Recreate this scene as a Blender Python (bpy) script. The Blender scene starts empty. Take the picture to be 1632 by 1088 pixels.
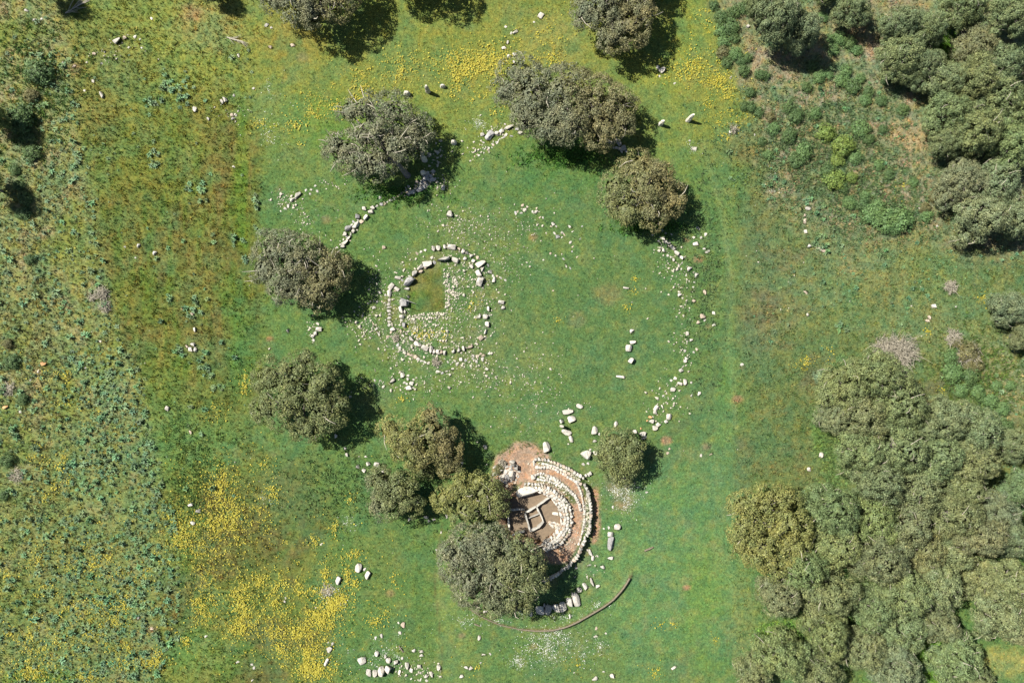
import bpy, bmesh, math, random
import numpy as np
from mathutils import Vector

# ------------------------------------------------------------------ camera, sky, sun, exposure
SC = bpy.context.scene
COL = SC.collection
H = 88.0                 # flying height in metres
PPM = 15.0               # photo pixels per metre on the ground
CX, CY = 816.0, 544.0
SUN_EL = math.radians(52)
SUN_AZ = (-0.885, 0.466)      # the side the sun stands on
cam = bpy.data.cameras.new('camera')
cam.sensor_width = 36.0
cam.lens = 36.0 * H / (1632 / PPM)
cam.clip_end = 3000
cam.clip_start = 0.5
camo = bpy.data.objects.new('camera', cam)
camo.location = (0, 0, H)
COL.objects.link(camo)
SC.camera = camo

world = bpy.data.worlds.new('World')
SC.world = world
world.use_nodes = True
wn = world.node_tree
for n in list(wn.nodes): wn.nodes.remove(n)
sky = wn.nodes.new('ShaderNodeTexSky'); sky.sky_type = 'NISHITA'; sky.sun_disc = False
sky.sun_elevation = SUN_EL; sky.sun_rotation = math.atan2(SUN_AZ[0], SUN_AZ[1])
bg = wn.nodes.new('ShaderNodeBackground'); bg.inputs['Strength'].default_value = 0.05
wo = wn.nodes.new('ShaderNodeOutputWorld')
wn.links.new(sky.outputs[0], bg.inputs[0]); wn.links.new(bg.outputs[0], wo.inputs[0])

sun = bpy.data.lights.new('sun', 'SUN')
sun.energy = 5.0; sun.angle = math.radians(0.5); sun.color = (1.0, 0.955, 0.88)
suno = bpy.data.objects.new('sun', sun)
d = Vector((-SUN_AZ[0] * math.cos(SUN_EL), -SUN_AZ[1] * math.cos(SUN_EL), -math.sin(SUN_EL)))
suno.rotation_euler = d.to_track_quat('-Z', 'Y').to_euler()
suno.location = (-60, 30, 90)
COL.objects.link(suno)

SC.view_settings.view_transform = 'Standard'
SC.view_settings.look = 'None'
SC.view_settings.exposure = 1.0
SC.view_settings.gamma = 1.0
SC.view_settings.use_curve_mapping = False
SC.render.engine = 'CYCLES'
SC.cycles.max_bounces = 5
SC.cycles.diffuse_bounces = 2
SC.cycles.transmission_bounces = 2

rng = np.random.default_rng(7)
random.seed(7)
G = 2.0      # how bright an albedo of 1 shows under this light; used only to turn colours read off the photo into albedo

def lin(c):
    c = np.asarray(c, float) / 255.0
    return np.where(c <= 0.04045, c / 12.92, ((c + 0.055) / 1.055) ** 2.4)

def alb(c): return lin(c) / G

def W(px, py): return (px - CX) / PPM, (CY - py) / PPM

def tag(o, label=None, cat=None, group=None, kind=None):
    if label: o['label'] = label
    if cat: o['category'] = cat
    if group: o['group'] = group
    if kind: o['kind'] = kind
    return o

def link(name, data, parent=None):
    o = bpy.data.objects.new(name, data)
    COL.objects.link(o)
    if parent is not None: o.parent = parent
    return o

def empty(name, loc, rz=0):
    o = bpy.data.objects.new(name, None)
    o.location = loc; o.rotation_euler = (0, 0, rz)
    COL.objects.link(o)
    return o

def mesh_np(name, V, F, mat, col=None, smooth=False):
    V = np.asarray(V, np.float32); F = np.asarray(F, np.int32)
    n, k = F.shape
    me = bpy.data.meshes.new(name)
    me.vertices.add(len(V)); me.vertices.foreach_set('co', V.ravel())
    me.loops.add(n * k); me.loops.foreach_set('vertex_index', F.ravel())
    me.polygons.add(n)
    me.polygons.foreach_set('loop_start', np.arange(n, dtype=np.int32) * k)
    me.polygons.foreach_set('loop_total', np.full(n, k, np.int32))
    if smooth: me.polygons.foreach_set('use_smooth', np.ones(n, bool))
    if col is not None:
        a = me.color_attributes.new('col', 'FLOAT_COLOR', 'POINT')
        c = np.ones((len(V), 4), np.float32); c[:, :3] = col
        a.data.foreach_set('color', c.ravel())
    me.update(calc_edges=True)
    if mat: me.materials.append(mat)
    return me

# ------------------------------------------------------------------ value noise on the photo's ground plane
_tab = rng.random((256, 256))
def vnoise(x, y, s, o=0):
    x = x / s + o * 17.3; y = y / s + o * 9.1
    xi = np.floor(x).astype(int); yi = np.floor(y).astype(int)
    fx = x - xi; fy = y - yi
    fx = fx * fx * (3 - 2 * fx); fy = fy * fy * (3 - 2 * fy)
    t = lambda a, b: _tab[a % 256, b % 256]
    return (t(xi, yi) * (1 - fx) + t(xi + 1, yi) * fx) * (1 - fy) + (t(xi, yi + 1) * (1 - fx) + t(xi + 1, yi + 1) * fx) * fy
def fbm(x, y, s, o=0):
    return (vnoise(x, y, s, o) + .5 * vnoise(x, y, s / 2, o + 1) + .25 * vnoise(x, y, s / 4, o + 2)) / 1.75
def sst(a, b, x):
    t = np.clip((x - a) / (b - a), 0, 1)
    return t * t * (3 - 2 * t)
def segdist(px, py, pts):
    d = np.full(np.shape(px), 1e9)
    for (x0, y0), (x1, y1) in zip(pts[:-1], pts[1:]):
        dx, dy = x1 - x0, y1 - y0
        t = np.clip(((px - x0) * dx + (py - y0) * dy) / (dx * dx + dy * dy + 1e-9), 0, 1)
        d = np.minimum(d, np.hypot(px - x0 - t * dx, py - y0 - t * dy))
    return d
def inpoly(px, py, pts):
    ins = np.zeros(np.shape(px), bool)
    n = len(pts)
    for i in range(n):
        x0, y0 = pts[i]; x1, y1 = pts[(i + 1) % n]
        c = ((y0 > py) != (y1 > py)) & (px < (x1 - x0) * (py - y0) / (y1 - y0 + 1e-12) + x0)
        ins ^= c
    return ins
def sdf(px, py, pts):
    d = segdist(px, py, list(pts) + [pts[0]])
    return np.where(inpoly(px, py, pts), -d, d)

Z1 = lambda p: [(660 + x / 3.2, 680 + y / 3.2) for x, y in p]      # from the close view of the tomb
PIT = Z1([(470, 400), (500, 350), (560, 345), (640, 328), (688, 352), (738, 402), (750, 450), (744, 500), (700, 552), (655, 590), (560, 560), (470, 540)])
DRUM = Z1([(470, 300), (560, 280), (640, 282), (705, 312), (755, 350), (795, 400), (802, 460), (795, 520), (768, 570), (725, 605), (660, 625), (470, 600)])
TERR = Z1([(600, 170), (690, 165), (760, 190), (830, 235), (872, 285), (895, 345), (905, 400), (908, 450), (900, 510), (880, 565), (850, 625), (822, 668), (782, 708), (720, 752), (655, 785),
           (560, 800), (460, 780), (400, 700), (400, 400), (470, 290), (590, 260)])
EARTH = Z1([(410, 160), (470, 110), (540, 75), (620, 80), (660, 130), (700, 180), (790, 215), (860, 300), (880, 400), (850, 440), (848, 520), (820, 620), (770, 680), (640, 690),
            (470, 600), (400, 420), (400, 260)])
GRASSBAND = Z1([(640, 175), (700, 178), (780, 215), (850, 265), (885, 350), (893, 450), (880, 530), (850, 600)])
GRASSBAND2 = Z1([(630, 255), (700, 268), (770, 312), (812, 370)])
CHAMBER = [(655, 435), (672, 424), (700, 420), (706, 440), (710, 492), (700, 496), (655, 500), (650, 470)]

def gh(px, py):
    """ground height in metres at photo position"""
    px = np.asarray(px, float); py = np.asarray(py, float)
    z = 0.10 * (fbm(px, py, 90, 3) - .5) + 0.05 * (fbm(px, py, 14, 5) - .5)
    near = (np.hypot(px - 850, py - 824) < 150)
    if near.any():
        x = px[near] if px.ndim else px; y = py[near] if py.ndim else py
        t = 0.50 * sst(2.0, -4.0, sdf(x, y, TERR))
        t = np.maximum(t, 0.85 * sst(2.0, -3.0, sdf(x, y, DRUM)))
        p = sst(2.2, -1.2, sdf(x, y, PIT))
        t = t * (1 - p) + 0.02 * p
        if px.ndim:
            zz = z[near] * (1 - .8 * p) + t
            z[near] = zz
        else:
            z = z + t
    z = z + 0.28 * np.exp(-(segdist(px, py, BANK) / 2.6) ** 2) * sst(800, 900, px)
    return z
BANK = Z1([(280, 925), (350, 970), (440, 1010), (540, 1030), (620, 1036), (700, 1032), (770, 1016), (830, 990), (900, 950), (960, 915), (1010, 880), (1060, 825), (1090, 780), (1105, 750)])

def ghs(px, py): return float(gh(np.array([px]), np.array([py]))[0])

# ------------------------------------------------------------------ colours of the meadow (as grown, not as lit)
def xb_left(py):      # right border of the thistle field
    return np.interp(py, [0, 200, 300, 500, 600, 750, 850, 1000, 1088], [105, 128, 150, 182, 220, 255, 285, 285, 250])

def ground_color(px, py):
    n1 = fbm(px, py, 60, 11); n2 = fbm(px, py, 22, 21); n3 = fbm(px, py, 130, 31)
    c = np.empty(px.shape + (3,)); c[:] = (92, 127, 62)
    def mix(m, col):
        m = np.clip(m, 0, 1)[..., None]
        c[:] = c * (1 - m) + np.array(col, float) * m
    def blob(x, y, rx, ry, col, k=1.0):
        r = np.hypot((px - x) / rx, (py - y) / ry) + (n2 - .5) * .7
        mix(k * sst(1.15, .45, r), col)
    # fresh green inside the big ring and to the south
    blob(900, 260, 130, 70, (72, 122, 52), .8)
    blob(930, 450, 260, 220, (88, 122, 64), .7)
    blob(1060, 900, 160, 200, (88, 136, 68), .85)
    blob(620, 900, 200, 180, (92, 126, 58), .6)
    # yellow-green north
    mix(sst(330, 120, py + (n2 - .5) * 120) * .85, (120, 135, 58))
    blob(560, 200, 130, 60, (90, 130, 52), .6)
    blob(1080, 70, 90, 120, (118, 140, 60), .7)
    blob(880, 70, 60, 60, (132, 140, 78), .5)
    blob(470, 60, 60, 60, (128, 128, 56), .7)
    blob(330, 40, 70, 50, (140, 140, 80), .7)
    # unmown western strip: olive with reddish brown stalks
    west = sst(428, 400, px + (n2 - .5) * 40 + (n3 - .5) * 50) * sst(120, 210, py) * sst(720, 560, py + (n3 - .5) * 120)
    mix(west * .9, (98, 112, 42))
    mix(west * sst(.45, .68, n1) * .6, (106, 102, 54))
    mix(west * sst(.50, .68, fbm(px, py / 4.5, 11, 91)) * .6, (84, 118, 42))
    mix(west * sst(.52, .7, fbm(px, py / 5, 14, 92)) * .5, (124, 124, 58))
    mix(west * sst(.56, .72, fbm(px, py / 6, 18, 90)) * .4, (108, 100, 54))
    mix(west * sst(.60, .75, n2) * .4, (76, 116, 30))
    blob(150, 130, 110, 120, (114, 122, 58), .8)
    blob(230, 230, 60, 120, (104, 118, 44), .7)
    blob(385, 270, 12, 150, (86, 124, 38), .8)
    blob(385, 560, 30, 90, (82, 124, 50), .8)
    mix(sst(418, 408, px) * sst(402, 412, px) * sst(170, 230, py) * sst(580, 540, py) * .25, (78, 84, 44))
    # left of the thistle border
    b = xb_left(py)
    far = sst(b + 14, b - 24, px + (n2 - .5) * 30)
    mix(far * .9, (132, 142, 88))
    mix(far * sst(.5, .72, n2) * .6, (156, 144, 108))
    mix(far * sst(.5, .64, fbm(px, py, 12, 94)) * .5, (126, 134, 56))
    mix(far * sst(.55, .8, n1) * .5, (98, 124, 44))
    mix(far * sst(560, 800, py) * .5, (102, 124, 62))
    # south-west flower meadow with brown earth between
    sw = sst(230, 280, px) * sst(560, 470, px + (n3 - .5) * 100) * sst(700, 790, py + (n2 - .5) * 60)
    mix(sw * .75, (110, 121, 50))
    mix(sw * sst(.47, .64, n1) * .55, (98, 92, 54))
    mix(sw * sst(.5, .66, fbm(px, py, 12, 93)) * .5, (84, 116, 48))
    blob(390, 870, 60, 60, (94, 98, 50), .5)
    blob(420, 790, 70, 45, (102, 112, 56), .6)
    blob(330, 1040, 90, 40, (88, 126, 56), .8)
    blob(60, 1080, 70, 18, (104, 136, 40), .6)
    # right strip, rougher and browner
    east = sst(1138, 1235, px + (n2 - .5) * 50 + (n1 - .5) * 50) * sst(190, 320, py) * sst(900, 620, py)
    mix(east * .7, (96, 112, 62))
    mix(east * sst(.47, .66, n1) * .5, (108, 104, 74))
    mix(east * sst(.5, .64, fbm(px, py, 13, 95)) * .4, (100, 122, 60))
    blob(1210, 440, 40, 180, (106, 108, 70), .4)
    blob(1200, 230, 60, 40, (118, 116, 68), .7)
    blob(1400, 450, 190, 80, (108, 128, 66), .6)
    blob(1500, 520, 120, 60, (116, 132, 78), .5)
    blob(1360, 400, 90, 50, (122, 130, 82), .6)
    blob(1600, 620, 60, 90, (150, 150, 98), .7)
    # dry scrub clearing in the north-east
    ne = sst(1120, 1180, px - (py - 0) * .28 + (n2 - .5) * 50) * sst(390, 320, py - (px - 1300) * .15)
    mix(ne * .9, (130, 132, 90))
    mix(ne * sst(.5, .7, n2) * .7, (152, 142, 112))
    mix(ne * sst(.48, .68, fbm(px, py, 14, 96)) * .7, (102, 126, 78))
    blob(1370, 40, 26, 40, (156, 142, 96), .8)
    blob(1390, 90, 14, 60, (156, 146, 110), .7)
    blob(1455, 215, 50, 30, (158, 146, 98), .8)
    blob(1515, 70, 22, 40, (120, 144, 80), .7)
    # bright nettle edge along the wood and paths
    blob(1325, 740, 24, 100, (108, 140, 74), .7)
    blob(1240, 1005, 38, 20, (112, 152, 70), .8)
    blob(1305, 690, 16, 40, (104, 146, 66), .7)
    blob(1490, 1060, 40, 40, (120, 160, 60), .9)
    blob(1600, 1055, 50, 30, (156, 160, 84), .9)
    blob(1125, 960, 40, 130, (98, 140, 54), .5)
    blob(1180, 990, 30, 90, (114, 138, 72), .6)
    # narrow worn line and mown lane
    p = segdist(px, py, [(1158, 380), (1163, 440), (1166, 480), (1158, 540), (1166, 600), (1172, 680)])
    mix(sst(8, 2, p) * .6, (122, 146, 84))
    mix(sst(1135, 1150, px) * sst(1172, 1164, px) * sst(400, 600, py) * .45, (84, 134, 66))
    p = segdist(px, py, [(1163, 440), (1163, 482), (1152, 540), (1142, 600), (1110, 660), (1060, 700)])
    mix(sst(9, 3, p) * .5, (78, 108, 62))
    mix(sst(1128, 1140, px) * sst(1175, 1163, px + (n2 - .5) * 10) * sst(640, 720, py) * sst(1000, 860, py) * .4, (106, 144, 76))
    p = segdist(px, py, [(1120, 230), (1140, 290), (1153, 350), (1160, 420)])
    mix(sst(9, 2, p) * .45, (124, 146, 84))
    mix(sst(690, 700, px + (n2 - .5) * 6) * sst(770, 725, px + (n2 - .5) * 40) * sst(850, 930, py + (n2 - .5) * 60) * .55, (118, 142, 72))
    mix(sst(2.2, .6, segdist(px, py, [(706, 832), (696, 880), (693, 940), (702, 1010), (706, 1088)])) * .55, (96, 96, 52))
    # enclosed chamber lawn
    s = sdf(px, py, CHAMBER)
    mix(sst(1.5, -3, s) * .9, (94, 110, 42))
    mix(sst(1.5, -3, s) * sst(.4, .6, fbm(px, py, 14, 44)) * .6, (110, 112, 52))
    blob(665, 478, 14, 20, (78, 118, 44), .8)
    # stony ground round the small ring and thin soil spots
    ring = np.exp(-((np.hypot(px - 700, py - 492) - 72) / 34) ** 2)
    mix(ring * sst(.38, .66, fbm(px, py, 10, 51)) * .55, (132, 134, 88))
    blob(800, 570, 90, 70, (118, 134, 76), .4); blob(760, 370, 80, 40, (116, 134, 74), .45)
    for x, y, r, k in [(1094, 935, 7, .8), (1176, 636, 9, .8), (1183, 586, 5, .5), (920, 508, 18, .35), (968, 470, 26, .35), (850, 378, 9, .7), (1061, 702, 10, .8), (1125, 712, 9, .8), (1113, 412, 9, .8), (1095, 382, 8, .7),
                       (622, 945, 8, .6), (735, 1012, 8, .6), (430, 540, 8, .9), (520, 350, 9, .5), (445, 302, 8, .4), (482, 92, 12, .5), (850, 1030, 8, .4), (1260, 280, 14, .6), (985, 770, 26, .6), (992, 800, 20, .6),
                       (240, 1000, 12, .7), (218, 985, 8, .6), (306, 20, 20, .5), (120, 110, 12, .5), (1128, 520, 6, .5), (595, 640, 40, .15), (1445, 118, 12, .6)]:
        blob(x, y, r, r * .8, (158, 128, 88), k)
    n4 = fbm(px, py, 34, 97); n5 = fbm(px, py, 12, 98)
    mix(sst(.5, .68, n4) * .35, (78, 122, 76))
    mix(sst(.54, .70, n5) * .30, (126, 140, 70))
    mix(sst(.46, .34, n5) * .25, (70, 110, 58))
    wr = np.exp(-((np.hypot(px - 850, py - 824) - 104) / 9) ** 2) * sst(.4, .62, n5)
    mix(wr * .4, (140, 136, 92))
    # dry paler mottling everywhere
    mix(sst(.60, .78, n2) * .22, (132, 138, 84))
    mix(sst(.62, .8, n3) * .25, (120, 126, 64))
    # dirt at the tomb
    s = sdf(px, py, EARTH) + (n2 - .5) * 10
    e = sst(5, -3, s)
    gb = np.maximum(sst(6, 3.5, segdist(px, py, GRASSBAND) + (n2 - .5) * 3), .8 * sst(6, 2, segdist(px, py, GRASSBAND2) + (n1 - .5) * 6))
    gb = np.maximum(gb, .7 * sst(.5, .62, fbm(px, py, 5, 66)) * sst(3, 1, np.abs(sdf(px, py, DRUM) + 4) - 3))
    e1 = e * (1 - gb * .75)
    mix(e1, (180, 153, 128))
    mix(e1 * sst(.5, .7, fbm(px, py, 9, 61)) * .5, (200, 176, 152))
    wl = sst(8, 3, segdist(px, py, [(948, 780), (950, 800), (951, 835), (945, 862)]) + (n2 - .5) * 8)
    mix(wl * .85, (172, 146, 104))
    p = sst(2, 0, sdf(px, py, PIT))
    mix(p, (128, 96, 62))
    bk = np.exp(-(segdist(px, py, BANK) / 1.6) ** 2)
    mix(bk * .8, (116, 102, 66))
    return c

def ground_albedo(px, py):
    a = alb(np.clip(ground_color(px, py), 0, 255))
    m = dirtmask(px, py)[..., None]
    se = (np.exp(-(((px - 1040) / 230) ** 2 + ((py - 900) / 260) ** 2)))[..., None]
    g = np.array([1.32, 1.30, 1.50]) * (1 + se * np.array([.22, .06, .25]))
    wl = sst(450, 300, px + 60 * (fbm(px, py, 40, 77) - .5))[..., None]
    el = (sst(1120, 1240, px + 40 * (fbm(px, py, 40, 79) - .5)) * sst(700, 500, py))[..., None]
    nl = (sst(330, 150, py) * sst(200, 470, px + 50 * (fbm(px, py, 40, 78) - .5)) * sst(1180, 1100, px))[..., None]
    g = g * (1 + wl * np.array([.17, .17, .14]) + el * np.array([.14, .14, .2]) + nl * np.array([.14, .08, .0])) * np.array([1.09, 1.01, 1.08])
    return a * (g * (1 - m) + np.array([1.25, 1.2, 1.2]) * m)
def dirtmask(px, py):
    s = sdf(px, py, EARTH)
    return sst(3, -2, s)

# ------------------------------------------------------------------ materials
def new_mat(name):
    m = bpy.data.materials.new(name); m.use_nodes = True
    nt = m.node_tree
    for n in list(nt.nodes): nt.nodes.remove(n)
    out = nt.nodes.new('ShaderNodeOutputMaterial')
    return m, nt, out
def N(nt, t, **kw):
    n = nt.nodes.new(t)
    for k, v in kw.items():
        if k in n.inputs: n.inputs[k].default_value = v
        else: setattr(n, k, v)
    return n
def noise(nt, coord, scale, detail=3, rough=.6):
    n = nt.nodes.new('ShaderNodeTexNoise')
    n.inputs['Scale'].default_value = scale; n.inputs['Detail'].default_value = detail; n.inputs['Roughness'].default_value = rough
    nt.links.new(coord, n.inputs['Vector'])
    return n.outputs['Fac']
def maprange(nt, v, a, b, c, d_):
    n = nt.nodes.new('ShaderNodeMapRange')
    for i, x in enumerate((a, b, c, d_)): n.inputs[i + 1].default_value = x
    nt.links.new(v, n.inputs[0])
    return n.outputs[0]
def mixc(nt, fac, a, b, mode='MIX'):
    n = nt.nodes.new('ShaderNodeMix'); n.data_type = 'RGBA'; n.blend_type = mode
    for s, v in ((0, fac), (6, a), (7, b)):
        if isinstance(v, (int, float)): n.inputs[s].default_value = v
        elif isinstance(v, tuple): n.inputs[s].default_value = v + (1,) if len(v) == 3 else v
        else: nt.links.new(v, n.inputs[s])
    return n.outputs[2]

def meadow_material(name, ground=True):
    m, nt, out = new_mat(name)
    at = N(nt, 'ShaderNodeAttribute', attribute_name='col')
    geo = N(nt, 'ShaderNodeNewGeometry')
    P = geo.outputs['Position']
    c = at.outputs['Color']
    f1 = noise(nt, P, 1.3, 5, .7); f2 = noise(nt, P, 5.5, 4, .75); f3 = noise(nt, P, .33, 4, .6)
    # hue drift towards dry straw and towards deep green
    f4 = noise(nt, P, .8, 4, .65); f5 = noise(nt, P, 2.6, 3, .7)
    c = mixc(nt, maprange(nt, f1, .48, .66, 0, .75), c, mixc(nt, 1.0, c, (1.38, 1.12, .82), 'MULTIPLY'))
    c = mixc(nt, maprange(nt, f1, .48, .32, 0, .7), c, mixc(nt, 1.0, c, (.70, .90, .95), 'MULTIPLY'))
    c = mixc(nt, maprange(nt, f3, .5, .7, 0, .5), c, mixc(nt, 1.0, c, (.74, .92, 1.02), 'MULTIPLY'))
    c = mixc(nt, maprange(nt, f4, .55, .72, 0, .6), c, mixc(nt, 1.0, c, (1.45, 1.12, 1.2), 'MULTIPLY'))
    c = mixc(nt, maprange(nt, f5, .40, .30, 0, .7), c, mixc(nt, 1.0, c, (.55, .62, .5), 'MULTIPLY'))
    if ground:
        v = maprange(nt, f2, .25, .75, .45, 1.45)
        c = mixc(nt, 1.0, c, v, 'MULTIPLY')
        vor = N(nt, 'ShaderNodeTexVoronoi'); vor.inputs['Scale'].default_value = 3.2
        nt.links.new(P, vor.inputs['Vector'])
        c = mixc(nt, 1.0, c, maprange(nt, vor.outputs['Distance'], 0, .7, 1.12, .82), 'MULTIPLY')
    b = N(nt, 'ShaderNodeBsdfPrincipled'); b.inputs['Roughness'].default_value = .95
    b.inputs['Specular IOR Level'].default_value = .15
    nt.links.new(c, b.inputs['Base Color'])
    if ground:
        bp = N(nt, 'ShaderNodeBump'); bp.inputs['Strength'].default_value = .9; bp.inputs['Distance'].default_value = .12
        nt.links.new(noise(nt, P, 4.0, 6, .75), bp.inputs['Height']); nt.links.new(bp.outputs[0], b.inputs['Normal'])
        nt.links.new(b.outputs[0], out.inputs[0])
    else:
        tr = N(nt, 'ShaderNodeBsdfTranslucent'); nt.links.new(c, tr.inputs[0])
        ms = N(nt, 'ShaderNodeMixShader'); ms.inputs[0].default_value = .3
        nt.links.new(b.outputs[0], ms.inputs[1]); nt.links.new(tr.outputs[0], ms.inputs[2]); nt.links.new(ms.outputs[0], out.inputs[0])
    return m

def leaf_material(name):
    m, nt, out = new_mat(name)
    at = N(nt, 'ShaderNodeAttribute', attribute_name='col')
    oi = N(nt, 'ShaderNodeObjectInfo')
    geo = N(nt, 'ShaderNodeNewGeometry')
    c = mixc(nt, 1.0, at.outputs['Color'], oi.outputs['Color'], 'MULTIPLY')
    f = noise(nt, geo.outputs['Position'], .9, 3, .6)
    c = mixc(nt, maprange(nt, f, .5, .72, 0, .6), c, mixc(nt, 1.0, c, (1.18, 1.03, .85), 'MULTIPLY'))
    c = mixc(nt, maprange(nt, f, .5, .3, 0, .5), c, mixc(nt, 1.0, c, (.78, .92, 1.05), 'MULTIPLY'))
    b = N(nt, 'ShaderNodeBsdfPrincipled'); b.inputs['Roughness'].default_value = .6
    b.inputs['Specular IOR Level'].default_value = .3
    nt.links.new(c, b.inputs['Base Color'])
    tr = N(nt, 'ShaderNodeBsdfTranslucent'); nt.links.new(c, tr.inputs[0])
    ms = N(nt, 'ShaderNodeMixShader'); ms.inputs[0].default_value = .12
    nt.links.new(b.outputs[0], ms.inputs[1]); nt.links.new(tr.outputs[0], ms.inputs[2]); nt.links.new(ms.outputs[0], out.inputs[0])
    return m

def stone_material(name, pale, dark, lichen=.45):
    m, nt, out = new_mat(name)
    geo = N(nt, 'ShaderNodeNewGeometry'); oi = N(nt, 'ShaderNodeObjectInfo')
    P = geo.outputs['Position']
    f = noise(nt, P, 3.2, 6, .72); g = noise(nt, P, 14, 4, .7)
    c = mixc(nt, maprange(nt, f, .60 - lichen * .3, .70, 0, 1), pale, dark)
    c = mixc(nt, maprange(nt, g, .56, .68, 0, .6), c, mixc(nt, 1.0, c, (.45, .45, .43), 'MULTIPLY'))
    v = maprange(nt, oi.outputs['Random'], 0, 1, .70, 1.04)
    c = mixc(nt, 1.0, c, v, 'MULTIPLY')
    c = mixc(nt, 1.0, c, oi.outputs['Color'], 'MULTIPLY')
    b = N(nt, 'ShaderNodeBsdfPrincipled'); b.inputs['Roughness'].default_value = .9
    b.inputs['Specular IOR Level'].default_value = .2
    nt.links.new(c, b.inputs['Base Color'])
    bp = N(nt, 'ShaderNodeBump'); bp.inputs['Strength'].default_value = .7; bp.inputs['Distance'].default_value = .05
    nt.links.new(noise(nt, P, 9, 6, .7), bp.inputs['Height']); nt.links.new(bp.outputs[0], b.inputs['Normal'])
    nt.links.new(b.outputs[0], out.inputs[0])
    return m

def plain_material(name, col, var=.35, scale=6, rough=.9):
    m, nt, out = new_mat(name)
    geo = N(nt, 'ShaderNodeNewGeometry')
    f = noise(nt, geo.outputs['Position'], scale, 5, .7)
    c = mixc(nt, 1.0, tuple(col), maprange(nt, f, .3, .7, 1 - var, 1 + var), 'MULTIPLY')
    b = N(nt, 'ShaderNodeBsdfPrincipled'); b.inputs['Roughness'].default_value = rough
    nt.links.new(c, b.inputs['Base Color'])
    bp = N(nt, 'ShaderNodeBump'); bp.inputs['Strength'].default_value = .5; bp.inputs['Distance'].default_value = .03
    nt.links.new(f, bp.inputs['Height']); nt.links.new(bp.outputs[0], b.inputs['Normal'])
    nt.links.new(b.outputs[0], out.inputs[0])
    return m

M_GROUND = meadow_material('meadow_ground', True)
M_GRASS = meadow_material('grass_blades', False)
M_LEAF = leaf_material('oak_leaves')
M_STONE = stone_material('pale_limestone', (.47, .445, .385), (.25, .24, .225), .3)
M_GREY = stone_material('lichen_stone', (.36, .35, .335), (.15, .15, .145), .5)
M_BARK = plain_material('oak_bark', (.17, .15, .13), .4, 5)
M_TWIG = plain_material('bare_twigs', (.38, .345, .265), .3, 5)
M_WOOD = plain_material('weathered_timber', (.15, .125, .085), .4, 8)
M_FLOWER = plain_material('yellow_petals', (.31, .27, .02), .5, 6, .7)
M_WHITE = plain_material('white_petals', (.5, .52, .45), .25, 3, .8)
M_MUD = plain_material('damp_mud', (.15, .108, .066), .22, 3, .6)

# ------------------------------------------------------------------ ground (structure)
def build_ground():
    step = 3.6
    xs = np.concatenate([[-9000, -4000, -1500, -600], np.arange(-160, 1800, step), [2300, 3200, 6000, 11000]])
    ys = np.concatenate([[-9000, -4000, -1500, -600], np.arange(-160, 1250, step), [1800, 3000, 6000, 10000]])
    X, Y = np.meshgrid(xs, ys)
    Zh = gh(X, Y)
    out = (X < -170) | (X > 1810) | (Y < -170) | (Y > 1260)
    Zh[out] = 0
    C = ground_albedo(X, Y)
    edge = np.clip(np.maximum(np.maximum(-60 - X, X - 1692), np.maximum(-60 - Y, Y - 1148)) / 90, 0, 1)[..., None]
    C = C * (1 - edge) + alb((104, 128, 64)) * 1.3 * edge
    wx, wy = W(X, Y)
    V = np.stack([wx, wy, Zh], -1).reshape(-1, 3)
    ny, nx = X.shape
    idx = np.arange(ny * nx).reshape(ny, nx)
    F = np.stack([idx[1:, :-1], idx[1:, 1:], idx[:-1, 1:], idx[:-1, :-1]], -1).reshape(-1, 4)
    me = mesh_np('meadow', V, F, M_GROUND, C.reshape(-1, 3), True)
    o = link('ground', me)
    tag(o, 'rolling spring meadow of green and olive grass', None, None, 'structure')
build_ground()

# muddy floor of the tomb chamber: a sheet just above the ground
def build_floor():
    cx = sum(p[0] for p in PIT) / len(PIT); cy = sum(p[1] for p in PIT) / len(PIT)
    pts = [(cx + (x - cx) * .985, cy + (y - cy) * .985) for x, y in PIT]
    V = [W(x, y) + (.055,) for x, y in pts] + [W(cx, cy) + (.05,)]
    n = len(pts)
    F = [(n, i, (i + 1) % n) for i in range(n)]
    o = link('floor', mesh_np('chamber_floor', V, F, M_MUD))
    tag(o, 'flat damp brown mud floor of the open tomb', None, None, 'structure')
build_floor()

# ------------------------------------------------------------------ grass tufts (stuff)
def scatter_blades(name, P, size, col, nb, mat, lean=.8, wid=.3):
    """P (n,2) photo positions, size (n,) blade length in metres"""
    n = len(P)
    z = gh(P[:, 0], P[:, 1]); x, y = W(P[:, 0], P[:, 1])
    base = np.repeat(np.stack([x, y, z], -1), nb, 0)
    s = np.repeat(size, nb) * rng.uniform(.7, 1.3, n * nb)
    a = rng.uniform(0, 2 * np.pi, n * nb)
    l = lean * rng.uniform(.5, 1.1, n * nb)
    dirv = np.stack([np.cos(a), np.sin(a)], -1)
    off = dirv * (s * .12)[:, None]
    w = np.stack([-np.sin(a), np.cos(a)], -1) * (s * wid * .5)[:, None]
    V = np.zeros((n * nb, 3, 3))
    V[:, 0, :2] = base[:, :2] + off + w; V[:, 0, 2] = base[:, 2] - .02
    V[:, 1, :2] = base[:, :2] + off - w; V[:, 1, 2] = base[:, 2] - .02
    V[:, 2, :2] = base[:, :2] + off + dirv * (s * l)[:, None]; V[:, 2, 2] = base[:, 2] + s * np.sqrt(np.clip(1.2 - l * l, .12, 1))
    F = np.arange(n * nb * 3).reshape(-1, 3)
    C = np.repeat(np.repeat(col, nb, 0) * rng.uniform(.65, 1.42, (n * nb, 1)), 3, 0)
    return mesh_np(name, V.reshape(-1, 3), F, mat, C)

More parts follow.
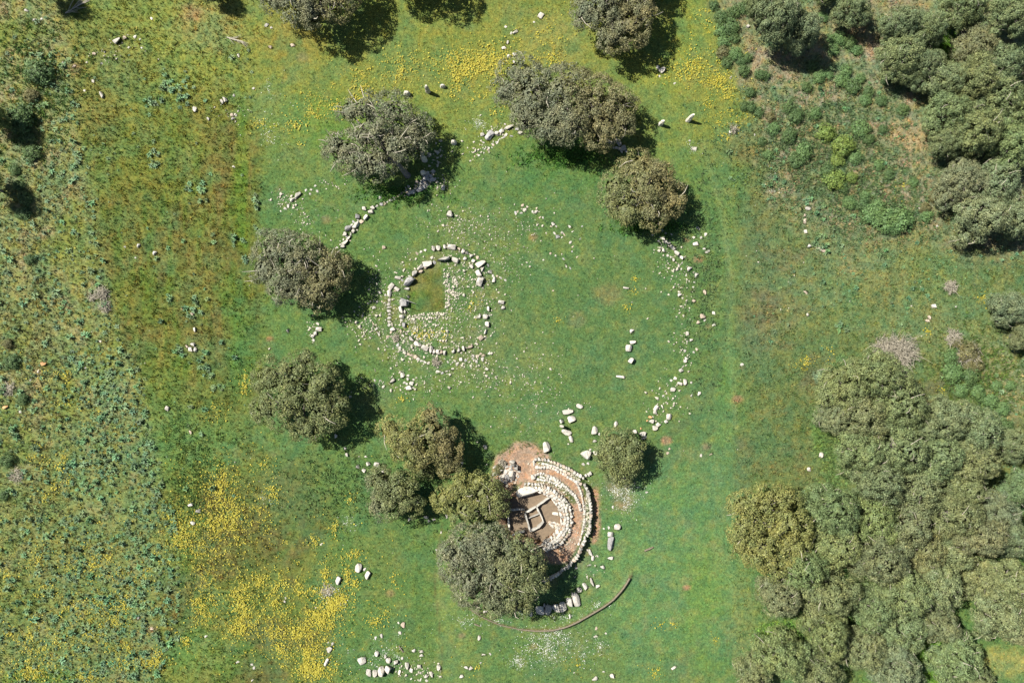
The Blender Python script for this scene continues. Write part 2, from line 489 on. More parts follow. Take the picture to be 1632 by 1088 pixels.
def build_grass():
    n = 150000
    P = np.stack([rng.uniform(-40, 1672, n), rng.uniform(-40, 1128, n)], -1)
    px, py = P[:, 0], P[:, 1]
    keep = (sdf(px, py, PIT) > 2)
    m = dirtmask(px, py)
    keep &= ~((m > .3) & (segdist(px, py, GRASSBAND) > 5) & (segdist(px, py, GRASSBAND2) > 3) & (rng.random(n) > .04))
    lane = (px > 695) & (px < 745) & (py > 850)
    keep &= ~(lane & (rng.random(n) < .75))
    P = P[keep]; px, py = P[:, 0], P[:, 1]
    wob = 70 * (fbm(px, py, 45, 76) - .5)
    rough = np.clip(sst(440, 360, px + wob) + sst(1130, 1220, px + wob), 0, 1)
    clumpy = fbm(px, py, 20, 71)
    s = (.10 + .07 * rough) * (.6 + clumpy * .9)
    C = ground_albedo(px, py) * 1.16 * rng.uniform(.8, 1.2, (len(P), 1))
    dry = rng.random(len(P)) < .05 + .08 * rough
    C[dry] = C[dry] * np.array([1.7, 1.25, 1.2])
    o = link('grass', scatter_blades('grass', P, s, C, 4, M_GRASS))
    tag(o, 'short meadow grass and herbs covering the open ground', 'grass', None, 'stuff')
    n = 46000
    P = np.stack([rng.uniform(-40, 1672, n), rng.uniform(-40, 1128, n)], -1)
    px, py = P[:, 0], P[:, 1]
    wob = 70 * (fbm(px, py, 45, 76) - .5)
    rough = np.clip(sst(450, 360, px + wob) + sst(1120, 1220, px + wob) + .5 * sst(720, 800, py) * sst(640, 560, px), 0, 1)
    keep = (sdf(px, py, PIT) > 2) & (dirtmask(px, py) < .3) & (rng.random(n) < .35 + .65 * rough) & (rng.random(n) < sst(.25, .6, fbm(px, py, 9, 99)) + .1)
    keep &= ~((px > 695) & (px < 745) & (py > 850)) & (sdf(px, py, CHAMBER) > 1)
    P = P[keep]; px, py = P[:, 0], P[:, 1]; rough = rough[keep]
    C = ground_albedo(px, py)
    t = rng.random((len(P), 1))
    C = np.where(t < .26, C * (.66, .80, .62), np.where(t < .68, C * (1.45, 1.25, 1.1), np.where(t < .80, C * (1.9, 1.45, 1.5), C * (.85, 1.05, 1.1)))) * rng.uniform(.8, 1.25, (len(P), 1))
    o = link('tussocks', scatter_blades('tussocks', P, (.13 + .09 * rough) * rng.uniform(.6, 1.3, len(P)), C, 6, M_GRASS, .8, .45))
    tag(o, 'coarser tussocks and weeds in the meadow', 'grass', None, 'stuff')
build_grass()

# ------------------------------------------------------------------ stones
def hull_mesh(name, seed, mat, npts=16, flat=.55, boxy=.66):
    r = random.Random(seed)
    bm = bmesh.new()
    for i in range(npts):
        while True:
            v = Vector((r.uniform(-1, 1), r.uniform(-1, 1), r.uniform(-1, 1)))
            if .2 < v.length < 1.25: break
        q = v.normalized()
        m = max(abs(q.x), abs(q.y), abs(q.z))
        v = q * (1 / m * boxy + (1 - boxy)) * r.uniform(.86, 1.02)
        bm.verts.new((v.x, v.y, v.z * .65 + .35))
    g = bmesh.ops.convex_hull(bm, input=bm.verts)
    junk = list({e for e in g['geom_interior'] + g['geom_unused'] if isinstance(e, bmesh.types.BMVert)})
    if junk: bmesh.ops.delete(bm, geom=junk, context='VERTS')
    xs = [v.co.x for v in bm.verts]; ys = [v.co.y for v in bm.verts]; zs = [v.co.z for v in bm.verts]
    for v in bm.verts:
        v.co.x = (v.co.x - min(xs)) / (max(xs) - min(xs)) * 2 - 1
        v.co.y = (v.co.y - min(ys)) / (max(ys) - min(ys)) * 2 - 1
        v.co.z = (v.co.z - min(zs)) / (max(zs) - min(zs)) * 1.25 - .25
    bmesh.ops.recalc_face_normals(bm, faces=bm.faces)
    me = bpy.data.meshes.new(name)
    bm.to_mesh(me); bm.free()
    me.materials.append(mat)
    return me
def big_mesh(name, seed, mat):
    """weathered block: hull, bevelled and roughened"""
    r = random.Random(seed)
    me = hull_mesh(name, seed, mat, 18, boxy=.75)
    bm = bmesh.new(); bm.from_mesh(me)
    bmesh.ops.bevel(bm, geom=list(bm.edges), offset=.09, segments=1, affect='EDGES', profile=.6)
    bmesh.ops.triangulate(bm, faces=bm.faces)
    bmesh.ops.subdivide_edges(bm, edges=[e for e in bm.edges if e.calc_length() > .5], cuts=1)
    for v in bm.verts:
        v.co += Vector((r.uniform(-1, 1), r.uniform(-1, 1), r.uniform(-1, 1))) * .035
    bm.to_mesh(me); bm.free()
    return me
STONES = [hull_mesh('stone', 100 + i, M_STONE, 13 + i % 5) for i in range(10)]
STONES_G = [hull_mesh('stone', 200 + i, M_GREY, 14 + i % 4) for i in range(5)]
BOULD = [big_mesh('boulder', 300 + i, M_STONE) for i in range(8)]
BOULD_G = [big_mesh('boulder', 400 + i, M_GREY) for i in range(5)]

BLOCKS = [hull_mesh('stone', 600 + i, M_STONE, 26, boxy=.97) for i in range(8)]
TINT = {'': (1, 1, 1, 1), 'w': (1.12, 1.1, 1.08, 1), 'o': (1.25, .78, .42, 1), 'p': (1.0, .86, .76, 1), 'g': (1, 1, 1, 1), 'd': (.62, .62, .64, 1)}
def put_stone(name, px, py, rx, ry, rot=0, h=None, tone='', parent=None, big=False, tilt=None, z=None, block=False):
    """radii in photo pixels, h in metres"""
    r = random.random
    pool = (BOULD_G if 'g' in tone else BOULD) if big else (STONES_G if 'g' in tone else STONES)
    me = random.choice(BLOCKS if block else pool)
    o = link(name, me, parent)
    x, y = W(px, py)
    if h is None: h = min(rx, ry) / PPM * random.uniform(.65, .95)
    gz = (ghs(px, py) if z is None else z)
    if parent is not None:
        x -= parent.location.x; y -= parent.location.y; gz -= parent.location.z
    o.location = (x, y, gz - .02)
    o.rotation_euler = (0, 0, math.radians(rot)) if tilt is None else (tilt[0], tilt[1], math.radians(rot))
    o.scale = (rx / PPM, ry / PPM, h)
    o.color = TINT[tone[0] if tone else '']
    if np.hypot(px - 850, py - 824) > 105 and max(rx, ry) > 3.2: FEET.append((px, py, rx, ry, rot))
    return o

FEET = []
ORD = ['first', 'second', 'third', 'fourth', 'fifth', 'sixth', 'seventh', 'eighth', 'ninth', 'tenth', 'eleventh', 'twelfth', 'thirteenth', 'fourteenth', 'fifteenth', 'sixteenth']
CNT = ['zero', 'one', 'two', 'three', 'four', 'five', 'six', 'seven', 'eight', 'nine', 'ten', 'eleven', 'twelve', 'thirteen', 'fourteen', 'fifteen', 'sixteen']
def stone_words(rx, ry, tone):
    m = max(rx, ry); a = m / max(.1, min(rx, ry))
    size = 'large' if m > 6.5 else 'small' if m < 2.8 else ''
    shape = 'long' if a > 2.1 else ''
    colr = {'w': 'white', 'o': 'orange', 'p': 'pinkish', 'g': 'grey', 'd': 'dark', '': 'pale'}[tone[0] if tone else '']
    return ' '.join(w for w in (size, shape, colr) if w)
def cluster(origin, s, items, where, noun='stone', axis='x', name='boulder', cat='boulder', group=None):
    """free-lying stones: each a thing; items (x, y, rx, ry, rot, h, tone) in the close view's pixels, radii too"""
    its = []
    for it in items:
        it = list(it) + [None] * (7 - len(it))
        x, y, rx, ry, rot, h, tone = it
        rx = rx or 8; ry = ry or rx * random.uniform(.7, .95)
        its.append((origin[0] + x / s, origin[1] + y / s, rx / s, ry / s, rot if rot is not None else random.uniform(-60, 60), h, tone or random.choice(['', '', 'w'])))
    its.sort(key=lambda t: t[0] if axis == 'x' else t[1])
    n = len(its)
    for i, (px, py, rx, ry, rot, h, tone) in enumerate(its):
        o = put_stone(name, px, py, rx, ry, rot, h, tone, big=max(rx, ry) > 4.2)
        if n == 1: lab = f'{stone_words(rx, ry, tone)} {noun} {where}'
        else:
            side = 'left' if axis == 'x' else 'top'
            pos = f'{ORD[i]} from {side}' if i < n - 1 else ("rightmost" if axis == "x" else "lowest")
            lab = f'{stone_words(rx, ry, tone)} {noun}, {pos}, {where}'
        tag(o, lab, cat, group or ('stones ' + where))

A = (816, 544); B = (816, 272); Cc = (816, 816); D = (408, 816); E = (408, 544); F_ = (408, 272); G_ = (0, 0); Hh = (408, 0); I_ = (816, 0); J_ = (1224, 272); K_ = (0, 272); L_ = (0, 544); Mm = (0, 816)

# standing stones
def menhir(px, py, w, h, lean, label, tone=''):
    """upright slab: tapered, rough, slightly leaning"""
    r = random.Random(int(px * 7 + py))
    bm = bmesh.new()
    rings = 6; k = 8
    prev = None
    rows = []
    for i in range(rings + 1):
        t = i / rings
        f = (1.0 - .38 * t ** 2.2) * (1 if i < rings else .72)
        row = []
        for j in range(k):
            a = 2 * math.pi * j / k
            rr = f * r.uniform(.86, 1.08)
            row.append(bm.verts.new((math.cos(a) * w[0] / PPM * rr + lean[0] * t, math.sin(a) * w[1] / PPM * rr + lean[1] * t, -.1 + t * (h + .1) + r.uniform(-.03, .03))))
        rows.append(row)
    for i in range(rings):
        for j in range(k):
            bm.faces.new((rows[i][j], rows[i][(j + 1) % k], rows[i + 1][(j + 1) % k], rows[i + 1][j]))
    bm.faces.new(rows[-1]); bm.faces.new(rows[0][::-1])
    bmesh.ops.triangulate(bm, faces=bm.faces)
    me = bpy.data.meshes.new('standing_stone'); bm.to_mesh(me); bm.free()
    me.materials.append(M_STONE)
    o = link('standing_stone', me)
    o.location = W(px, py) + (ghs(px, py),)
    o.color = TINT[tone[0]] if tone == 'd' else (1.45, 1.42, 1.36, 1)
    tag(o, label, 'standing stone', 'standing stones in the meadow')
menhir(649, 151, (6, 3.6), .75, (0, .1), 'squat rounded standing stone, first from the left of the three in the northern row')
menhir(682.5, 147, (4.2, 3.6), 1.75, (-.05, .15), 'tallest standing stone, in the middle of the northern row of three')
menhir(706, 139, (5, 2.8), .6, (0, .05), 'lowest standing stone at the right end of the northern row of three')
menhir(723.5, 228, (5.4, 3.8), .75, (0, .05), 'squat standing stone at the right edge of the sparse grey oak\'s shadow')
menhir(1052, 199, (4.2, 3.2), 1.25, (.15, .1), 'standing stone touching the shadow tip of the wide oak', 'w')
menhir(1096, 193, (4.2, 3.2), 1.65, (.25, .25), 'pale leaning standing stone alone in the grass east of the wide oak')
menhir(677, 256, (5, 4), 1.5, (-.1, .2), 'tall grey standing stone shaded beside the sparse grey oak\'s trunk', 'w')
menhir(675, 277, (5, 4), .8, (0, .1), 'short shaded standing stone just below the tall one by the trunk', 'w')
menhir(895, 679, (3.6, 3), 1.3, (.05, .1), 'small upright stone casting a dark shadow among the flat white slabs', 'p')
menhir(819, 741, (5, 2.4), 1.0, (-.1, .1), 'dark upright slab casting a long shadow at the tomb entrance', 'd')

# free boulders, by cluster
cluster(A, 4, [(430, 412, 24, 14, -20, .3, 'w'), (357, 447, 36, 16, 8, .35, 'w'), (380, 494, 26, 22, 10, .4, 'w'), (315, 507, 14, 12, 0, .5, ''), (348, 580, 34, 18, -12, .4, 'w'), (377, 620, 13, 22, 20, .3, 'w')],
        'flat slabs north of the tomb entrance', 'slab', 'y', 'slab', 'slab')
cluster(A, 4, [(220, 672, 24, 36, 0, .6, '')], 'on its own at the green edge of the bare entrance earth', 'pointed block')
cluster(A, 4, [(527, 568, 20, 28, -18, .35, 'w'), (660, 528, 12, 20, -30, .3, 'w'), (558, 590, 8, 8), (527, 634, 14, 9, 0), (467, 716, 34, 30, -10, .85, 'w'), (530, 710, 18, 15, 0, .35, 'w'), (455, 783, 11, 9), (485, 778, 9, 8), (500, 690, 8, 7)],
        'on the left flank of the small round oak', 'block')
cluster(A, 4, [(782, 573, 16, 12, 0, .3, 'w'), (830, 588, 22, 18, -10, .45, 'w'), (822, 553, 7, 6, 0, .2, 'o'), (835, 617, 12, 8, 0, .3, 'd'), (851, 606, 9, 8)],
        'at the top right of the small round oak', 'stone')
cluster(A, 4, [(918, 425, 14, 20, -30, .3, 'w'), (910, 450, 12, 12, 0, .3, 'w'), (958, 415, 5, 14, 35, .2, 'w'), (1000, 478, 18, 20, 0, .4, 'w'), (980, 508, 12, 10, 30, .3), (887, 508, 18, 14, 0, .4, 'w'), (880, 481, 14, 8, -10, .25, 'o'), (930, 528, 14, 13, 40, .3, 'w'), (912, 550, 18, 17, 0, .35, 'w'), (862, 505, 7, 6, 0, .1, 'o')],
        'in the south-eastern clump of the outer ring', 'block')
cluster(A, 4, [(1040, 235, 11, 11), (1015, 248, 10, 8), (1102, 257, 11, 21, 0, .35, 'w'), (1070, 268, 18, 10, -15, .3, 'w'), (1025, 305, 18, 14, 0, .3, 'w'), (1193, 333, 10, 15, -10, .25, 'w'), (1145, 345, 8, 9), (965, 347, 8, 7), (1142, 262, 8, 8)],
        'above the south-eastern clump', 'stone')
cluster(A, 4, [(1103, 58, 9, 9), (1112, 108, 14, 10, 0, .25, 'w'), (1103, 126, 12, 10, 0, .25, 'w'), (1075, 183, 14, 11, 30, .3), (1092, 158, 6, 4), (1178, 50, 10, 9, 0, .15, 'p'), (1158, 68, 7, 7)],
        'in the middle of the eastern ring line', 'stone', 'y')
cluster(A, 4, [(745, 42, 22, 22, 0, .5, 'w'), (757, 120, 20, 14, 50, .6, 'w'), (770, 4, 20, 12, 10, .3, 'w'), (764, -65, 14, 14, 0, .3, 'w')], 'standing apart inside the big ring', 'block', 'y')
cluster(A, 4, [(692, 225, 30, 9, -5, .3, 'w')], 'lying flat below the four blocks inside the big ring', 'slab', name='slab', cat='slab')
cluster(A, 4, [(1003, 683, 8, 8, 0, None, 'p'), (992, 710, 12, 8, 30, None, 'p'), (1205, 725, 8, 10), (1268, 717, 14, 6, 30, None, 'p')], 'beside bare spots right of the small round oak', 'stone')
cluster(A, 4, [(1465, 147, 11, 10)], 'alone on the rough strip right of the mown lane', 'stone')
cluster(A, 4, [(858, 960, 10, 6), (645, 1055, 8, 10)], 'in the grass below the small round oak\'s shadow', 'stone')
cluster(B, 4, [(727, 747, 20, 7, -8, .25, 'w')], 'by the orange flowers in the big ring', 'slab')
cluster(B, 4, [(1130, 628, 16, 15, 0, .35, 'w'), (1175, 668, 12, 16, 0, .3), (1110, 668, 6, 6), (1130, 705, 8, 6), (1162, 712, 6, 5), (1155, 742, 6, 6), (1228, 775, 12, 16, 0, .25, 'p'), (1068, 792, 13, 11, 0, .3, 'w'), (1157, 830, 13, 9, 0, .25, 'p')],
        'below the double stone row', 'stone', 'y')
cluster(B, 4, [(1285, 907, 11, 10), (1215, 928, 19, 16, 0, .35, 'p'), (1228, 952, 10, 9), (1185, 966, 12, 12, 0, .25, 'p'), (1287, 982, 13, 9, 20), (1117, 1038, 8, 15, 0, .25, 'w'), (1142, 1080, 11, 9, 0, .25, 'w'), (1117, 1086, 7, 6)],
        'on the eastern ring line', 'stone', 'y')
cluster(B, 4, [(1170, 468, 18, 13, 15, .3, 'w'), (1235, 408, 10, 12), (1205, 427, 7, 8), (1160, 425, 14, 8, 20), (1245, 517, 20, 10, 30), (1185, 370, 14, 10), (1225, 498, 10, 6)], 'under the round brown oak\'s right side', 'stone', 'y')
cluster(Cc, 4, [(670, 90, 23, 19, 0, .5, 'w'), (617, 97, 8, 11), (628, 138, 20, 17, 0, .4, ''), (585, 103, 6, 5)], 'between the tomb wall and the open meadow', 'block')
cluster(Cc, 4, [(627, 198, 20, 46, -5, .55, 'g')], 'fallen beside the tomb\'s right wall, black spotted', 'menhir', name='fallen_menhir', cat='menhir')
cluster(Cc, 4, [(497, 258, 11, 28, 25, .3, ''), (516, 290, 11, 17, 0, .25), (480, 240, 7, 8), (625, 290, 20, 11, 5, .3, 'w'), (577, 346, 16, 11, -40, .3, 'w'), (545, 278, 5, 10), (490, 337, 16, 5, 25)], 'south-east of the tomb wall', 'stone')
cluster(Cc, 4, [(507, 442, 9, 32, 22, .35, 'w'), (547, 470, 13, 11, 0, .25, 'w'), (465, 468, 13, 24, 25, .3), (430, 492, 17, 16, 0, .3), (407, 352, 9, 9), (480, 415, 4, 12, 20)], 'right of the shaded slab row', 'stone')
cluster(Cc, 4, [(410, 548, 25, 48, 18, .55, 'w'), (366, 567, 20, 33, 8, .5), (325, 597, 22, 34, 8, .5), (285, 607, 20, 32, 20, .45), (232, 617, 25, 34, -15, .5), (178, 620, 27, 32, 10, .5), (115, 635, 16, 27, 0, .4), (262, 600, 9, 18, 0, .3), (205, 590, 8, 14, 0, .3)],
        'in the row of fallen slabs shaded by the large oak', 'slab', 'x', 'slab', 'slab')
cluster(Cc, 4, [(370, 658, 9, 14, 0, .25, 'w'), (537, 738, 9, 12, 0, None, 'p'), (532, 788, 14, 10, 20, None, 'w'), (598, 770, 6, 7)], 'along the curved timber edge', 'stone')
cluster(Cc, 4, [(530, 1060, 20, 12, 45, .25, 'w'), (637, 1038, 15, 14, 0, .3, 'w'), (583, 1015, 8, 5), (1030, 988, 18, 7, 30, .2, 'w'), (395, 1020, 6, 6)], 'near the bottom edge right of centre', 'stone')
cluster(D, 4, [(655, 352, 22, 30, -15, .5, 'w'), (712, 397, 15, 28, -28, .4, 'w'), (695, 362, 12, 8, 30), (525, 432, 16, 28, -25, .4, 'w')], 'above the dense yellow flower band', 'block')
cluster(D, 4, [(182, 567, 13, 8, 0, None, 'w'), (417, 202, 11, 5, 45), (190, 545, 5, 8)], 'among flowers in the south-west meadow', 'stone')
cluster(D, 4, [(465, 870, 18, 22, -30, .3, 'w'), (487, 838, 13, 10, 30), (452, 952, 11, 27, -25, .3, 'w'), (460, 828, 6, 6)], 'right of the dense yellow flower band', 'stone', 'y')
cluster(D, 4, [(680, 940, 28, 24, 30, .4, 'w'), (770, 898, 14, 18, -10, .35, 'w'), (825, 918, 11, 13), (845, 940, 17, 18, 0, .35, 'w'), (895, 950, 14, 14, 0, .5, 'w'), (760, 1022, 15, 23, 0, .4, 'w'), (800, 1008, 22, 34, -5, .7, 'w'), (843, 992, 20, 24, -20, .75, 'w'),
                (932, 928, 10, 9), (720, 1020, 18, 26, 0, .2, '')], 'in the boulder heap at the bottom', 'boulder')
cluster(D, 4, [(1007, 878, 11, 13), (1055, 885, 13, 10), (1055, 912, 10, 13), (963, 975, 14, 23, 0, .4, 'w'), (990, 1005, 12, 14), (1042, 977, 14, 12, 0, .3, 'w'), (915, 1018, 9, 18, -20), (1050, 1022, 8, 8), (1085, 1040, 13, 14, 0, .3, 'w'), (1118, 1030, 11, 20, 15, .3, 'w'),
                (1165, 985, 12, 17, 0, .35, 'w'), (1088, 1070, 8, 9), (1050, 1065, 5, 11), (990, 1060, 6, 8)], 'scattered right of the bottom boulder heap', 'stone')
cluster(D, 4, [(935, 715, 15, 20, 0, .2, 'p'), (918, 765, 11, 10, 0, None, 'w'), (800, 785, 10, 14), (765, 800, 8, 12), (908, 703, 8, 6)], 'above the bottom boulder heap', 'stone')
cluster(D, 4, [(1423, 797, 9, 17, -10, .25, 'w'), (1450, 905, 15, 6, 0, None, 'w'), (1493, 902, 6, 10), (1340, 985, 14, 9, 0, .25, ''), (1368, 990, 14, 13, 30, .25, 'w'), (1310, 1042, 14, 12, 0, .25, 'w'), (1432, 958, 8, 5)], 'right of the pale mown lane', 'stone')
cluster(D, 4, [(1180, 127, 5, 10, 0, None, 'w'), (1216, 25, 9, 14), (1150, 240, 5, 7), (1135, 48, 9, 9)], 'on the path edge left of the large oak', 'stone')
cluster(D, 4, [(1460, 632, 15, 10, -10, .35, 'w')], 'at the lower edge of the large oak', 'stone')
cluster(D, 4, [(980, 45, 8, 12, 0, .3, 'w'), (1085, 30, 16, 9, 0, .3, ''), (1100, 55, 9, 10)], 'in the shadow of the small bushy oak', 'stone')
cluster(E, 4, [(580, 720, 10, 12, 0, .3, 'w'), (568, 680, 8, 10), (510, 602, 10, 15, 0, .35, ''), (650, 795, 12, 16, 0, .35, 'w'), (690, 820, 12, 13, 30, .3, 'w'), (717, 778, 14, 12, 0, .35, 'w'), (770, 783, 18, 16, 0, .4, 'w'), (812, 826, 13, 10, -40, .3, 'w'), (700, 735, 8, 7), (790, 850, 9, 9)],
        'between the dark oak and the small bushy oak', 'stone')
cluster(E, 4, [(868, 252, 22, 10, 40, .35, 'w'), (758, 247, 9, 8), (793, 250, 8, 5), (812, 288, 13, 8, 40)], 'north of the olive oak', 'stone')
cluster(E, 4, [(935, 215, 14, 18, 0, .25, 'w'), (975, 296, 20, 16, 20, .3, 'w'), (993, 265, 15, 14), (968, 240, 12, 10), (948, 265, 11, 10), (1005, 243, 9, 7), (970, 218, 11, 8), (1003, 295, 8, 7), (962, 270, 9, 8)], 'in the pale heap below the small ring', 'stone')
cluster(E, 4, [(1462, 672, 15, 15, 0, .3, 'w'), (1313, 770, 11, 9, -30, .3, 'w')], 'at the olive oak\'s shaded right side', 'stone')
cluster(F_, 4, [(1563, 838, 20, 13, -5, .45, 'w'), (1575, 872, 14, 13, 0, .3, 'w')], 'stacked close east of the small ring', 'block', 'y')
cluster(F_, 4, [(1232, 280, 21, 21, 20, .5, 'w')], 'square and alone north of the small ring', 'block')
cluster(F_, 4, [(815, 490, 12, 12, 0, .25, 'p')], 'lone between the grey-brown oak and the small ring', 'stone')
cluster(F_, 4, [(402, 1010, 20, 15, 0, .4, 'w'), (380, 1036, 14, 12, 50, .3, 'w'), (362, 1055, 13, 12, 40, .25, ''), (205, 1018, 9, 14, -20, .3, 'w'), (395, 975, 8, 12), (368, 1080, 8, 10)], 'below the grey-brown oak', 'stone')
cluster(F_, 4, [(264, 155, 14, 28, -45, .35, 'w'), (235, 187, 16, 12, 20, .3, 'w'), (205, 225, 9, 13), (187, 245, 10, 10), (318, 125, 10, 7), (352, 121, 7, 8), (378, 98, 7, 8), (391, 131, 11, 8), (157, 258, 7, 5), (345, 148, 9, 7), (213, 178, 7, 6)],
        'in the short arc left of the grey oak', 'stone')
cluster(G_, 4, [(752, 262, 26, 17, 35, .5, 'w'), (798, 245, 15, 11, 0, .35, 'p'), (865, 237, 9, 11), (905, 307, 8, 6), (822, 305, 8, 6), (893, 252, 7, 6)], 'in the upper left meadow', 'stone')
cluster(G_, 4, [(648, 405, 8, 8, 0, None, 'w'), (595, 518, 10, 15), (652, 607, 9, 25, 25, .3, 'w'), (475, 425, 9, 14, -30, None, 'p'), (600, 345, 14, 10, 0, None, 'p'), (540, 578, 8, 8), (400, 400, 7, 6)], 'on the thin soil of the upper left meadow', 'stone')
cluster(G_, 4, [(1420, 652, 15, 15, 0, .4, 'w'), (1440, 640, 12, 15, 0, .35, ''), (1424, 627, 9, 7), (1243, 700, 15, 18, 0, .3, 'w'), (1330, 760, 11, 11, 0, .25, 'w'), (1490, 760, 13, 8, 0, .25, 'w'), (1480, 735, 11, 11, 0, .2, 'p'), (1505, 735, 7, 9), (1492, 610, 8, 9)],
        'in the small heaps left of the grey oak', 'stone')
cluster(G_, 4, [(967, 120, 10, 7, -40, None, 'w'), (1520, 355, 8, 13, 0, None, 'w'), (1617, 565, 10, 8, 0, None, 'w'), (170, 70, 13, 9), (220, 128, 14, 7), (265, 122, 8, 8), (1490, 1065, 9, 8)], 'far apart across the upper left', 'stone')
cluster(Hh, 4, [(92, 302, 14, 10, 0, None, 'p'), (235, 290, 16, 10, 0, .15, 'p'), (68, 162, 14, 10), (98, 178, 8, 7)], 'left of the top oak\'s shadow', 'stone')
cluster(Hh, 4, [(1605, 272, 9, 13, -30, None, 'w'), (1580, 308, 14, 9, 20, .2, 'w'), (1613, 362, 12, 12, 0, .3, 'w'), (1592, 172, 8, 8), (1627, 212, 6, 9)], 'above the wide oak beside the flowers', 'stone', 'y')
cluster(I_, 4, [(183, 100, 16, 20, -30, .25, 'w'), (140, 142, 8, 6), (20, 207, 18, 9, 30, .25, 'w'), (18, 350, 16, 12, 20, .35, 'w'), (12, 395, 10, 7), (75, 388, 6, 5)], 'in the line running up from the wide oak', 'stone', 'y')
cluster(I_, 4, [(957, 448, 22, 18, 40, .35, 'w'), (930, 430, 10, 11), (940, 487, 6, 8), (1037, 533, 9, 6, 30)], 'at the lower edge of the top oak\'s shadow', 'stone', 'y')
cluster(I_, 4, [(1503, 170, 12, 10, 0, .3, 'w'), (1395, 495, 9, 8), (1547, 858, 7, 7), (1388, 845, 8, 9, 0, .3, '')], 'along the edge of the scrub', 'stone', 'y')
cluster(I_, 4, [(1160, 948, 20, 12, 0, .08, ''), (1132, 900, 7, 7)], 'below the leaning standing stone', 'stone')
cluster(J_, 4, [(253, 243, 18, 12, 0, .35, 'w'), (233, 285, 8, 10, 0, .2, 'p'), (232, 322, 9, 17, 0, .25, 'p'), (237, 388, 11, 12, 0, .25, 'w'), (260, 480, 13, 11, 0, .35, 'w'), (335, 503, 32, 10, -25, .35, 'p'), (240, 775, 16, 9, -30, .2, 'p')],
        'in the line on the brownish eastern strip', 'stone', 'y')
cluster(J_, 4, [(1053, 862, 16, 12, 0, .35, 'w'), (1027, 935, 12, 13, 0, .25, 'p'), (1015, 955, 16, 9, 0, .15, 'p'), (1200, 868, 8, 7), (1078, 352, 9, 10), (725, 72, 6, 8), (965, 240, 7, 6)], 'in the eastern thistle meadow', 'stone', 'y')
cluster((1224, 544), 4, [(337, 722, 15, 18, 0, .3, 'w'), (257, 812, 12, 13, 0, .3, 'w')], 'at the left edge of the wood', 'stone', 'y')
cluster(K_, 4, [(888, 480, 9, 14, 0, .3, 'w'), (797, 485, 7, 7), (990, 527, 11, 14, 0, .3, 'w'), (1170, 880, 13, 15, 0, .3, 'o'), (1228, 912, 9, 12, 30, .25, 'p'), (1243, 1012, 8, 15, 0, .3, 'w'), (640, 1086, 10, 7), (865, 555, 6, 5)], 'in the unmown western strip', 'stone', 'y')
cluster(L_, 4, [(1195, 33, 14, 9, -20, .25, 'p'), (1232, 20, 16, 13, 20, .3, 'w'), (1217, 50, 13, 14, 0, .3, 'w'), (1248, 50, 11, 16, 10, .3, 'w')], 'in the tight heap on the western strip', 'stone')
cluster(L_, 4, [(1068, 425, 14, 14, -30, .3, 'w'), (1215, 578, 9, 15, 20, .25, 'p'), (1217, 1040, 18, 10, 25, .3, 'w'), (1265, 1077, 16, 14, 0, .35, 'w'), (1230, 1156, 17, 11, -20, .3, 'w')], 'down the inner edge of the thistle field', 'stone', 'y')
cluster(L_, 4, [(282, 142, 18, 13, 0, .35, 'o'), (40, 417, 17, 10, 20, .3, 'o'), (132, 448, 9, 9), (465, 62, 12, 7), (545, 170, 8, 10), (245, 190, 8, 12), (197, 245, 7, 6)], 'in the far left scrub', 'stone', 'y')
cluster(Mm, 4, [(1315, 790, 9, 9, 0, None, 'w'), (887, 668, 6, 13, 0, .25, 'w'), (1515, 952, 12, 8, 30, None, 'w'), (1607, 968, 9, 7, 0, None, 'w'), (1620, 990, 11, 9), (970, 740, 15, 10, 0, .1, 'p'), (1610, 1070, 8, 6)], 'in the flowery bottom left', 'stone')

# ------------------------------------------------------------------ kerbs and walls: things whose stones are parts
def stone_set(name, label, cat, origin, s, items, group=None, jitter=0):
    its = []
    for it in items:
        it = list(it) + [None] * (7 - len(it))
        its.append((origin[0] + it[0] / s, origin[1] + it[1] / s, (it[2] or 9) / s, (it[3] or (it[2] or 9) * random.uniform(.75, 1.0)) / s, it[4] if it[4] is not None else random.uniform(-50, 50), it[5], it[6] or random.choice(['', '', 'w', 'p', 'g'])))
    cx = sum(t[0] for t in its) / len(its); cy = sum(t[1] for t in its) / len(its)
    root = empty(name, W(cx, cy) + (ghs(cx, cy),))
    tag(root, label, cat, group)
    for t in its:
        put_stone('stone', t[0], t[1], t[2], t[3], t[4], t[5], t[6], parent=root, big=max(t[2], t[3]) > 4.2)
    return root

